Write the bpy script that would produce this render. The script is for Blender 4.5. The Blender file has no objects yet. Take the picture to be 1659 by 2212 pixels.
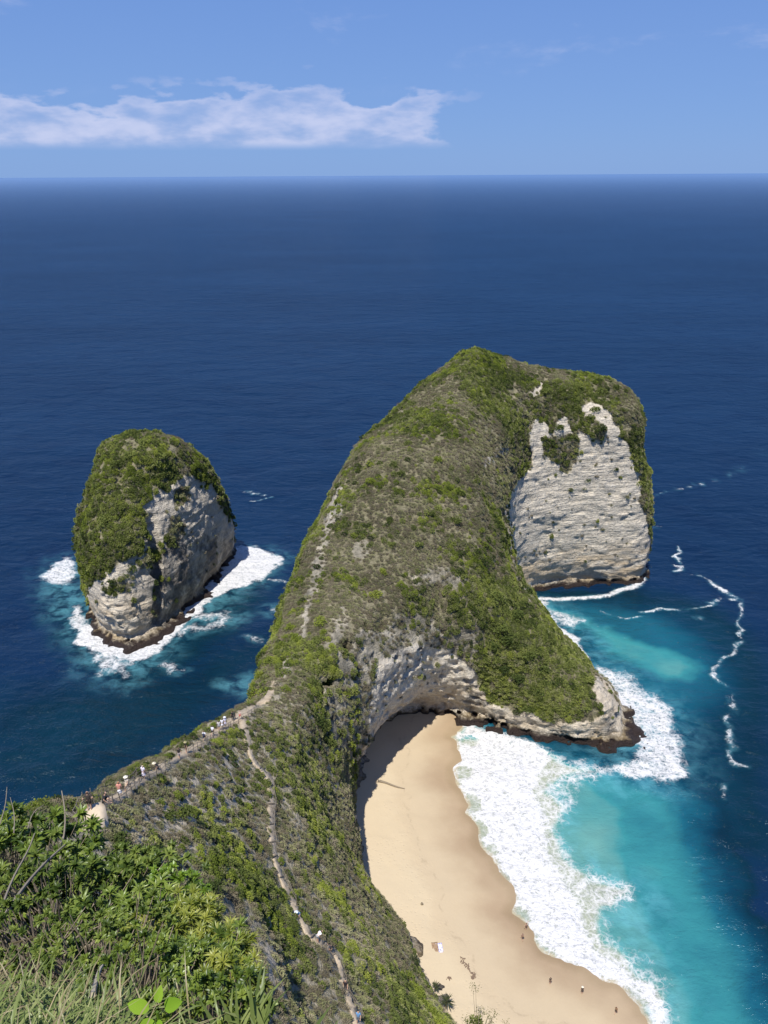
import bpy, bmesh, math, random, time
import numpy as np
from mathutils import Vector, Matrix, Euler
from mathutils.bvhtree import BVHTree

T0 = time.time()
scene = bpy.context.scene
COL = scene.collection
random.seed(7)
RNG = np.random.default_rng(11)
def rad(a): return math.radians(a)

# ------------------------------------------------------------------ camera
PITCH, FPX, EYE, ROLL = rad(22.2), 1790.0, 130.0, rad(0.345)      # FPX: focal length for a 1659 x 2212 picture
cam_data = bpy.data.cameras.new('camera'); cam = bpy.data.objects.new('camera', cam_data); COL.objects.link(cam)
cam_data.sensor_fit = 'VERTICAL'; cam_data.sensor_height = 34.6; cam_data.lens = FPX / 2212 * 34.6
cam_data.clip_start = 0.1; cam_data.clip_end = 120000
_f = Vector((0, math.cos(PITCH), -math.sin(PITCH))); _u0 = Vector((0, math.sin(PITCH), math.cos(PITCH))); _r0 = Vector((1, 0, 0))
_r = _r0 * math.cos(ROLL) - _u0 * math.sin(ROLL); _u = _r0 * math.sin(ROLL) + _u0 * math.cos(ROLL)
_m = Matrix((_r, _u, -_f)).transposed().to_4x4(); _m.translation = (0, 0, EYE)
cam.matrix_world = _m
scene.camera = cam

# ------------------------------------------------------------------ sky, sun, exposure
SUN_EL, SUN_AZ = rad(65), math.atan2(-0.34, -0.94)               # azimuth clockwise from +Y
SUN_DIR = Vector((math.sin(SUN_AZ) * math.cos(SUN_EL), math.cos(SUN_AZ) * math.cos(SUN_EL), math.sin(SUN_EL)))
sun_data = bpy.data.lights.new('sun', 'SUN'); sun = bpy.data.objects.new('sun', sun_data); COL.objects.link(sun)
sun_data.energy = 4.2; sun_data.angle = rad(0.53); sun_data.color = (1.0, 0.955, 0.88)
sun.rotation_euler = SUN_DIR.to_track_quat('Z', 'Y').to_euler(); sun.location = (0, -40, 220)
vs = scene.view_settings
vs.view_transform = 'Standard'; vs.look = 'None'; vs.exposure = 0.5; vs.gamma = 1.0; vs.use_curve_mapping = False
scene.cycles.max_bounces = 6; scene.cycles.diffuse_bounces = 3; scene.cycles.glossy_bounces = 2
scene.cycles.transmission_bounces = 3; scene.cycles.transparent_max_bounces = 8
scene.cycles.caustics_reflective = False; scene.cycles.caustics_refractive = False
scene.cycles.sample_clamp_indirect = 4.0

class NT:
    """small helper that builds shader node trees"""
    def __init__(s, tree): s.t = tree; tree.nodes.clear()
    def n(s, kind, ins=None, **props):
        nd = s.t.nodes.new(kind)
        for k, v in props.items(): setattr(nd, k, v)
        for k, v in (ins or {}).items(): s.put(nd.inputs[k], v)
        return nd
    def put(s, sock, v):
        if isinstance(v, bpy.types.NodeSocket): s.t.links.new(v, sock)
        elif isinstance(v, bpy.types.Node): s.t.links.new(v.outputs[0], sock)
        elif isinstance(v, (tuple, list)) and len(v) == 3 and sock.type == 'RGBA': sock.default_value = (*v, 1)
        else: sock.default_value = v
    def math(s, op, a, b=0.0, c=0.0, clamp=False):
        nd = s.n('ShaderNodeMath', operation=op, use_clamp=clamp)
        s.put(nd.inputs[0], a); s.put(nd.inputs[1], b); s.put(nd.inputs[2], c)
        return nd.outputs[0]
    def step(s, x, a, b):
        nd = s.n('ShaderNodeMapRange', interpolation_type='SMOOTHSTEP')
        for i, v in enumerate((x, a, b, 0.0, 1.0)): s.put(nd.inputs[i], v)
        return nd.outputs[0]
    def mix(s, f, a, b, mode='MIX'):
        nd = s.n('ShaderNodeMix', data_type='RGBA', blend_type=mode, clamp_factor=True)
        s.put(nd.inputs[0], f); s.put(nd.inputs[6], a); s.put(nd.inputs[7], b)
        return nd.outputs[2]
    def noise(s, vec, scale, detail=4.0, rough=0.55, dist=0.0):
        nd = s.n('ShaderNodeTexNoise', {'Scale': scale, 'Detail': detail, 'Roughness': rough, 'Distortion': dist})
        if vec is not None: s.put(nd.inputs['Vector'], vec)
        return nd.outputs[0]
    def vscale(s, vec, sc):
        return s.n('ShaderNodeVectorMath', {0: vec, 1: sc}, operation='MULTIPLY').outputs[0]
    def ramp(s, f, stops):
        nd = s.n('ShaderNodeValToRGB'); s.put(nd.inputs[0], f)
        el = nd.color_ramp.elements
        while len(el) < len(stops): el.new(0.5)
        for e, (p, c) in zip(el, stops): e.position = p; e.color = (*c, 1)
        return nd.outputs[0]
    def attr(s, name, kind='GEOMETRY'):
        return s.n('ShaderNodeAttribute', attribute_name=name, attribute_type=kind)

def material(name):
    m = bpy.data.materials.new(name); m.use_nodes = True
    t = NT(m.node_tree); out = t.n('ShaderNodeOutputMaterial')
    return m, t, out

world = bpy.data.worlds.new('World'); scene.world = world; world.use_nodes = True
w = NT(world.node_tree)
sky = w.n('ShaderNodeTexSky', sky_type='NISHITA', sun_disc=False, sun_elevation=SUN_EL, sun_rotation=SUN_AZ % (2 * math.pi),
          altitude=0, air_density=1.0, dust_density=0.3, ozone_density=3.0)
SKY_STRENGTH = 0.08
gen = w.n('ShaderNodeTexCoord').outputs['Generated']
sep = w.n('ShaderNodeSeparateXYZ', {0: gen})
az = w.math('ARCTAN2', sep.outputs[0], sep.outputs[1]); el = w.math('ARCSINE', sep.outputs[2])
azd = w.math('MULTIPLY', az, 57.2958); eld = w.math('MULTIPLY', el, 57.2958)
tint = w.n('ShaderNodeMix', data_type='RGBA', blend_type='MULTIPLY'); tint.inputs[0].default_value = 1.0
w.put(tint.inputs[6], sky.outputs[0]); tint.inputs[7].default_value = (0.62, 0.80, 1.12, 1)
clear = w.ramp(w.math('ADD', 0.5, w.math('MULTIPLY', sep.outputs[2], 0.5)), [(0.5, (0.15, 0.265, 0.525)), (0.56, (0.13, 0.235, 0.50)), (0.63, (0.10, 0.20, 0.48)), (1.0, (0.06, 0.13, 0.38))])
cvec = w.n('ShaderNodeCombineXYZ', {0: w.math('MULTIPLY', azd, 0.16), 1: w.math('MULTIPLY', eld, 0.42), 2: 3.3}).outputs[0]
cn = w.noise(cvec, 1.9, 6.0, 0.52, 0.1)
cbig = w.noise(cvec, 0.55, 3.0, 0.5)
topel = w.math('ADD', 4.9, w.math('MULTIPLY', w.math('SUBTRACT', cbig, 0.5), 4.5))
below = w.step(eld, 1.35, 2.0)
above = w.math('SUBTRACT', 1.0, w.step(w.math('ADD', eld, w.math('MULTIPLY', w.math('SUBTRACT', cn, 0.5), 6.5)), w.math('SUBTRACT', topel, 0.7), topel))
azf = w.math('SUBTRACT', 1.0, w.step(w.math('ADD', azd, w.math('MULTIPLY', w.math('SUBTRACT', cn, 0.5), 13.0)), 2.6, 4.6))
azf2 = w.step(w.noise(w.n('ShaderNodeCombineXYZ', {0: w.math('MULTIPLY', azd, 0.05), 1: 0.0, 2: 8.0}).outputs[0], 1.0, 1.0), 0.5, 0.6)
far = w.step(w.math('ABSOLUTE', azd), 45.0, 60.0)
azm = w.math('MAXIMUM', w.math('MULTIPLY', azf, w.math('SUBTRACT', 1.0, far)), w.math('MULTIPLY', azf2, far))
body = w.step(cn, 0.30, 0.58)
cl = w.math('MULTIPLY', w.math('MULTIPLY', below, above), w.math('MULTIPLY', azm, w.math('ADD', 0.45, w.math('MULTIPLY', body, 0.55))))
thin = w.math('MULTIPLY', w.step(w.noise(cvec, 0.9, 6.0, 0.6, 0.3), 0.55, 0.80), w.math('MULTIPLY', w.step(eld, 4.0, 7.0), 0.30))
bright = w.ramp(cn, [(0.30, (0.30, 0.36, 0.56)), (0.62, (0.55, 0.55, 0.68))])
skyb = w.mix(0.85, w.n('ShaderNodeVectorMath', {0: tint.outputs[2], 'Scale': SKY_STRENGTH}, operation='SCALE').outputs[0], clear)
fac = w.math('MAXIMUM', w.math('MULTIPLY', cl, 0.58), thin)
final = w.mix(fac, skyb, bright)
bg = w.n('ShaderNodeBackground', {'Color': final, 'Strength': 1.0})
w.n('ShaderNodeOutputWorld', {'Surface': bg.outputs[0]})

# ------------------------------------------------------------------ geometry helpers
def ray_dir(u, v):
    """world direction towards a place in the photograph (1659 x 2212 units)"""
    x = (u - 829.5) / FPX; y = (1106 - v) / FPX
    return _f + _r * x + _u * y
CAMP = Vector((0, 0, EYE))
def sea_pt(u, v, z=0.0):
    d = ray_dir(u, v); t = (z - EYE) / d.z
    return (d.x * t, d.y * t)
def at_dist(u, v, t):
    d = ray_dir(u, v).normalized(); return CAMP + d * t
_RM = np.array([_r, _u, _f])
def project(P):
    q = (np.asarray(P) - np.array([0, 0, EYE])) @ _RM.T
    zc = np.maximum(q[:, 2], 1e-3)
    return 829.5 + FPX * q[:, 0] / zc, 1106 - FPX * q[:, 1] / zc

def hash3(ix, iy, iz, seed):
    h = (ix.astype(np.uint32) * np.uint32(374761393)) ^ (iy.astype(np.uint32) * np.uint32(668265263)) ^ (iz.astype(np.uint32) * np.uint32(2147483647 & 0x7fffffff)) ^ np.uint32(seed * 2654435761 & 0xffffffff)
    h = (h ^ (h >> np.uint32(13))) * np.uint32(1274126177)
    h = (h ^ (h >> np.uint32(16))) * np.uint32(2246822519)
    h = h ^ (h >> np.uint32(15))
    return (h & np.uint32(0xffffff)).astype(np.float32) / np.float32(0x800000) - 1.0
def vnoise(x, y, z, seed=0):
    fx, fy, fz = np.floor(x), np.floor(y), np.floor(z)
    ix, iy, iz = (a.astype(np.int64) & 0xffffffff for a in (fx, fy, fz))
    x, y, z = (x - fx).astype(np.float32), (y - fy).astype(np.float32), (z - fz).astype(np.float32)
    x, y, z = (t * t * t * (t * (t * 6 - 15) + 10) for t in (x, y, z))
    r = 0
    for dx in (0, 1):
        for dy in (0, 1):
            for dz in (0, 1):
                wgt = (x if dx else 1 - x) * (y if dy else 1 - y) * (z if dz else 1 - z)
                r = r + wgt * hash3(ix + dx, iy + dy, iz + dz, seed)
    return r
def fbm(x, y, z, seed=0, octs=4, gain=0.5):
    a, s, r = 1.0, 0.0, 0
    for o in range(octs):
        r = r + a * vnoise(x * 2 ** o + 17.3 * o, y * 2 ** o - 9.1 * o, z * 2 ** o + 3.7 * o, seed + o); s += a; a *= gain
    return r / s
def sstep(x, a, b):
    t = np.clip((x - a) / (b - a), 0, 1); return t * t * (3 - 2 * t)

def smooth_poly(p, closed=True, it=2):
    p = np.array(p, float)
    for _ in range(it):
        q = np.roll(p, -1, 0) if closed else p[1:]
        a = p if closed else p[:-1]
        n = np.empty((len(a) * 2, p.shape[1])); n[0::2] = a * .75 + q * .25; n[1::2] = a * .25 + q * .75
        if not closed: n = np.vstack([p[:1], n, p[-1:]])
        p = n
    return p
def seg_dist(X, Y, p, closed):
    d = np.full(X.shape, 1e9)
    n = len(p) if closed else len(p) - 1
    for i in range(n):
        ax, ay = p[i][:2]; bx, by = p[(i + 1) % len(p)][:2]
        vx, vy = bx - ax, by - ay; L = vx * vx + vy * vy + 1e-12
        t = np.clip(((X - ax) * vx + (Y - ay) * vy) / L, 0, 1)
        d = np.minimum(d, (X - ax - t * vx) ** 2 + (Y - ay - t * vy) ** 2)
    return np.sqrt(d)
def inside(X, Y, p):
    r = np.zeros(X.shape, bool)
    for i in range(len(p)):
        ax, ay = p[i]; bx, by = p[(i + 1) % len(p)]
        c = ((ay > Y) != (by > Y)) & (X < (bx - ax) * (Y - ay) / ((by - ay) if by != ay else 1e-9) + ax)
        r ^= c
    return r
def sdf(X, Y, p):
    """signed distance to a closed outline, negative inside"""
    d = seg_dist(X, Y, p, True); return np.where(inside(X, Y, p), -d, d)
def upsample(S, xs, ys, XS, YS):
    i = np.clip(np.searchsorted(xs, XS) - 1, 0, len(xs) - 2); j = np.clip(np.searchsorted(ys, YS) - 1, 0, len(ys) - 2)
    fx = ((XS - xs[i]) / (xs[i + 1] - xs[i]))[:, None]; fy = ((YS - ys[j]) / (ys[j + 1] - ys[j]))[None, :]
    A = S[np.ix_(i, j)] * (1 - fx) + S[np.ix_(i + 1, j)] * fx; B = S[np.ix_(i, j + 1)] * (1 - fx) + S[np.ix_(i + 1, j + 1)] * fx
    return A * (1 - fy) + B * fy

def mesh_obj(name, verts, faces, mat=None, parent=None, smooth=False, attrs=None, link=True):
    me = bpy.data.meshes.new(name)
    verts = np.asarray(verts, np.float32)
    if isinstance(faces, np.ndarray):
        k = faces.shape[1]
        me.vertices.add(len(verts)); me.vertices.foreach_set('co', verts.ravel())
        me.loops.add(faces.size); me.loops.foreach_set('vertex_index', faces.astype(np.int32).ravel())
        me.polygons.add(len(faces)); me.polygons.foreach_set('loop_start', np.arange(0, faces.size, k, dtype=np.int32))
        me.update(calc_edges=True)
    else:
        me.from_pydata([tuple(map(float, v)) for v in verts], [], faces); me.update()
    if smooth: me.polygons.foreach_set('use_smooth', np.ones(len(me.polygons), bool))
    for k, a in (attrs or {}).items():
        at = me.attributes.new(k, 'FLOAT', 'POINT'); at.data.foreach_set('value', np.asarray(a, np.float32))
    o = bpy.data.objects.new(name, me)
    if mat: me.materials.append(mat)
    if link: COL.objects.link(o)
    if parent: o.parent = parent
    return o
def tag(o, label=None, cat=None, group=None, kind=None):
    if label: o['label'] = label
    if cat: o['category'] = cat
    if group: o['group'] = group
    if kind: o['kind'] = kind
    return o
def empty(name, loc=(0, 0, 0), rz=0.0):
    o = bpy.data.objects.new(name, None); COL.objects.link(o); o.location = loc; o.rotation_euler = (0, 0, rz); o.empty_display_size = 0.2
    return o

def surface_nets(D, org, h):
    s = D < 0
    c = [s[dx:s.shape[0] - 1 + dx, dy:s.shape[1] - 1 + dy, dz:s.shape[2] - 1 + dz] for dx in (0, 1) for dy in (0, 1) for dz in (0, 1)]
    anyi = c[0].copy(); alli = c[0].copy()
    for q in c[1:]: anyi |= q; alli &= q
    act = anyi & ~alli
    I, J, K = np.nonzero(act)
    idx = np.full(act.shape, -1, np.int32); idx[I, J, K] = np.arange(len(I))
    acc = np.zeros((len(I), 3)); cnt = np.zeros(len(I))
    corners = [(dx, dy, dz) for dx in (0, 1) for dy in (0, 1) for dz in (0, 1)]
    V = {k: D[I + k[0], J + k[1], K + k[2]] for k in corners}
    for a in corners:
        for ax in range(3):
            if a[ax] == 0:
                b = list(a); b[ax] = 1; b = tuple(b)
                m = (V[a] < 0) != (V[b] < 0)
                t = V[a][m] / (V[a][m] - V[b][m])
                p = np.tile(np.array(a, float), (m.sum(), 1)); p[:, ax] = t
                acc[m] += p; cnt[m] += 1
    P = acc / cnt[:, None] + np.stack([I, J, K], 1)
    P = P * h + np.array(org)
    F = []
    for ax in range(3):
        o1, o2 = [(1, 2), (2, 0), (0, 1)][ax]
        lo = [slice(None)] * 3; hi = [slice(None)] * 3; lo[ax] = slice(0, -1); hi[ax] = slice(1, None)
        e = s[tuple(lo)] != s[tuple(hi)]
        A = np.stack(np.nonzero(e), 1)
        ok = np.all(A[:, [o1, o2]] >= 1, 1) & (A[:, o1] < idx.shape[o1]) & (A[:, o2] < idx.shape[o2]) & (A[:, ax] < idx.shape[ax])
        A = A[ok]
        flip = ~s[A[:, 0], A[:, 1], A[:, 2]]
        def cell(d1, d2):
            B = A.copy(); B[:, o1] -= d1; B[:, o2] -= d2; return idx[B[:, 0], B[:, 1], B[:, 2]]
        q = np.stack([cell(1, 1), cell(0, 1), cell(0, 0), cell(1, 0)], 1)
        q[flip] = q[flip][:, ::-1]
        F.append(q)
    return P, np.vstack(F)

def build_rock(levels, box, h, rough, bare_fn, seed, carve=None):
    """solid between stacked outlines [(z, [outline, ...], grow)], roughened, as a quad mesh"""
    (x0, x1), (y0, y1), (z0, z1) = box
    XS = np.arange(x0, x1, h); YS = np.arange(y0, y1, h); ZS = np.arange(z0, z1, h)
    xs = np.arange(x0, x1 + 3, 2.0); ys = np.arange(y0, y1 + 3, 2.0)
    GX, GY = np.meshgrid(xs, ys, indexing='ij')
    lz, S = [], []
    for z, polys, grow in levels:
        d = None
        for p in polys:
            q = sdf(GX, GY, smooth_poly(p, True, 2)); d = q if d is None else np.minimum(d, q)
        if d is None: d = S[-1] + 0 * GX
        lz.append(z); S.append(d - grow)
    lz = np.array(lz); S = np.stack([upsample(a, xs, ys, XS, YS).astype(np.float32) for a in S])
    D = np.empty((len(XS), len(YS), len(ZS)), np.float32)
    for k, z in enumerate(ZS):
        i = int(np.clip(np.searchsorted(lz, z) - 1, 0, len(lz) - 2)); t = float(np.clip((z - lz[i]) / (lz[i + 1] - lz[i]), 0, 1))
        D[:, :, k] = S[i] * (1 - t) + S[i + 1] * t
    # soften the kinks between the levels
    for _ in range(2):
        D[:, :, 2:-2] = (D[:, :, :-4] + D[:, :, 1:-3] * 2 + D[:, :, 2:-2] * 3 + D[:, :, 3:-1] * 2 + D[:, :, 4:]) / 9
    I, J, K = np.nonzero(np.abs(D) < 4.8)
    X, Y, Z = XS[I], YS[J], ZS[K]
    d = D[I, J, K]
    if carve is not None: d = carve(X, Y, Z, d)
    big = fbm(X / 14, Y / 14, Z / 14, seed, 2)
    mid = fbm(X / 4.2, Y / 4.2, Z / 4.2, seed + 5, 3)
    warp = fbm(X / 11, Y / 11, Z / 30, seed + 9, 2)
    bare = bare_fn(np.stack([X, Y, Z], 1))
    zz = Z + warp * 2.2
    st = vnoise(zz * 0.62, X * 0.07, Y * 0.07, seed + 20) * 0.5 + vnoise(zz * 1.25, X * 0.13, Y * 0.13, seed + 21) * 0.6
    tb = zz * 0.52 + 0.9 * vnoise(zz * 0.21, X * 0.02, Y * 0.02, seed + 29) + 0.35 * vnoise(X / 9, Y / 9, Z * 0, seed + 30); bed = np.floor(tb); saw = tb - bed
    amp = 0.45 + 0.55 * vnoise(X / 6, Y / 6, bed * 3.7, seed + 31)
    amp = amp * np.where(Y > 215, 0.45 + 0.55 * sstep(Z + 8 * vnoise(X / 12, Y / 12, Z / 12, seed + 36), 14, 26), 1.0)
    st = st * 0.45 - (saw ** 2 - 0.35) * amp * 1.1 - 0.55 * vnoise(X / 2.3, Y / 2.3, bed * 7.3, seed + 32)
    crag = 1 - np.abs(fbm(X / 2.4 + Z / 5, Y / 2.4, Z / 1.6, seed + 40, 3)) * 2.6
    d = d + rough * (big * 2.0 + mid * 0.9) * (1 - 0.45 * bare) + bare * (st * np.where(Y > 215, 0.55, 0.75) - crag * np.where(Y > 215, 0.30, 0.95))
    d = d - np.where(Z < 1.6, vnoise(X / 1.5, Y / 1.5, Z * 0, seed + 60) * 1.9 + vnoise(X / 5, Y / 5, Z * 0, seed + 61) * 1.6, 0)
    rib = 1 - np.abs(fbm(X / 6.5, Y / 9.0, Z / 30, seed + 70, 3)) * 2.6
    d = d - (rib - 0.4) * 1.15 * (1 - bare) * sstep(Y, 118, 140) * sstep(Z, 14, 24)
    D[I, J, K] = d
    P, F = surface_nets(D, (x0, y0, z0), h)
    return P, F

def vert_normals(P, F):
    n = np.zeros_like(P); fn = np.cross(P[F[:, 2]] - P[F[:, 0]], P[F[:, 3]] - P[F[:, 1]])
    for k in range(4): np.add.at(n, F[:, k], fn)
    return n / np.maximum(np.linalg.norm(n, axis=1), 1e-9)[:, None]

# ------------------------------------------------------------------ where rock lies bare (outlines read in the photograph, used on the near faces only)
def crop(ox, oy, k, pts): return [(ox + k * a, oy + k * b) for a, b in pts]
C3 = lambda p: crop(658.3, 713.2, .463, p)
C4 = lambda p: crop(548.6, 1261.8, .3307, p)
C6 = lambda p: crop(1042.4, 1152, .3717, p)
C2 = lambda p: crop(109.7, 877.8, .3307, p)
BARE = [
 (1.0, C3([(935,800),(960,760),(1000,700),(1045,640),(1060,560),(1045,480),(1085,400),(1110,430),(1150,480),(1180,405),(1225,410),(1275,480),(1300,450),(1300,350),(1370,335),(1420,380),(1480,480),(1535,600),(1570,720),(1585,830),(1605,930),(1640,1080),(1640,1190),(1400,1240),(1050,1270),(1000,1180),(960,1030),(940,920)])),
 (0.8, C3([(815,630),(850,590),(950,530),(970,560),(900,600),(840,650)])), (0.9, C3([(1060,310),(1092,225),(1112,235),(1098,320)])), (0.9, C3([(610,390),(650,355),(690,352),(660,380)])),
 (0.8, C3([(90,900),(110,820),(180,770),(190,850),(140,930)])),
 (1.0, C4([(780,640),(800,500),(940,420),(1060,380),(1280,440),(1420,520),(1480,700),(1560,780),(1659,830),(1800,900),(1700,1000),(1300,950),(1080,930),(880,1000),(700,1260),(690,1200),(740,1000),(760,800)])),
 (0.62, C4([(400,800),(520,600),(560,440),(700,300),(800,330),(930,180),(1120,170),(1200,330),(1330,300),(1420,230),(1500,260),(1480,420),(1430,560),(1280,440),(1060,380),(800,500),(780,640),(740,1000),(690,1200),(640,1180),(540,1060),(480,950)])),
 (1.0, C6([(-100,860),(0,900),(60,1000),(170,1060),(300,1030),(400,1080),(500,1110),(620,1090),(700,1040),(640,930),(650,790),(720,830),(780,940),(850,1060),(990,1250),(950,1330),(700,1330),(400,1260),(200,1200),(-100,1150)])),
 (0.7, [(584,1480),(632,1392),(648,1340),(680,1210),(690,1150),(722,1050),(735,1030),(742,1040),(712,1140),(700,1220),(664,1345),(648,1400),(604,1486)]),
 (0.6, [(880,1240),(960,1225),(1010,1245),(1000,1275),(940,1262),(890,1270)]), (0.6, [(700,1380),(720,1340),(742,1300),(750,1330),(735,1400),(715,1440)]), (0.55, [(760,1180),(790,1150),(800,1200),(770,1230)]),
 (1.0, C2([(800,490),(900,440),(1080,520),(1110,650),(1190,760),(1240,980),(1180,1100),(1000,1260),(880,1330),(740,1470),(650,1680),(400,1680),(250,1520),(230,1400),(215,1200),(330,1110),(470,1010),(590,960),(620,860),(600,640),(690,570)])),
]
GREEN = [C3([(1110,500),(1170,490),(1280,470),(1275,600),(1230,665),(1180,630),(1120,580)]), C3([(1290,380),(1360,420),(1410,460),(1390,530),(1340,500),(1290,440)]),
 C2([(760,740),(860,720),(880,820),(830,920),(740,900)]), C2([(350,1200),(430,1110),(530,1150),(500,1210),(380,1240)]), C2([(800,540),(900,540),(880,620),(810,680)]), C2([(560,1010),(720,880),(720,990),(600,1060)])]
def bare_mask(P, near=True):
    u, v = project(P); r = np.zeros(len(P))
    u = u + fbm(P[:, 0] / 3, P[:, 1] / 3, P[:, 2] / 3, 71, 2) * 9; v = v + fbm(P[:, 0] / 3, P[:, 1] / 3, P[:, 2] / 3, 75, 2) * 9
    for k, p in BARE: r = np.maximum(r, k * inside(u, v, p))
    for p in GREEN: r = np.where(inside(u, v, p), 0.12, r)
    r = np.maximum(r, 1 - sstep(P[:, 2], 4.0, 7.5))
    return r

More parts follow.
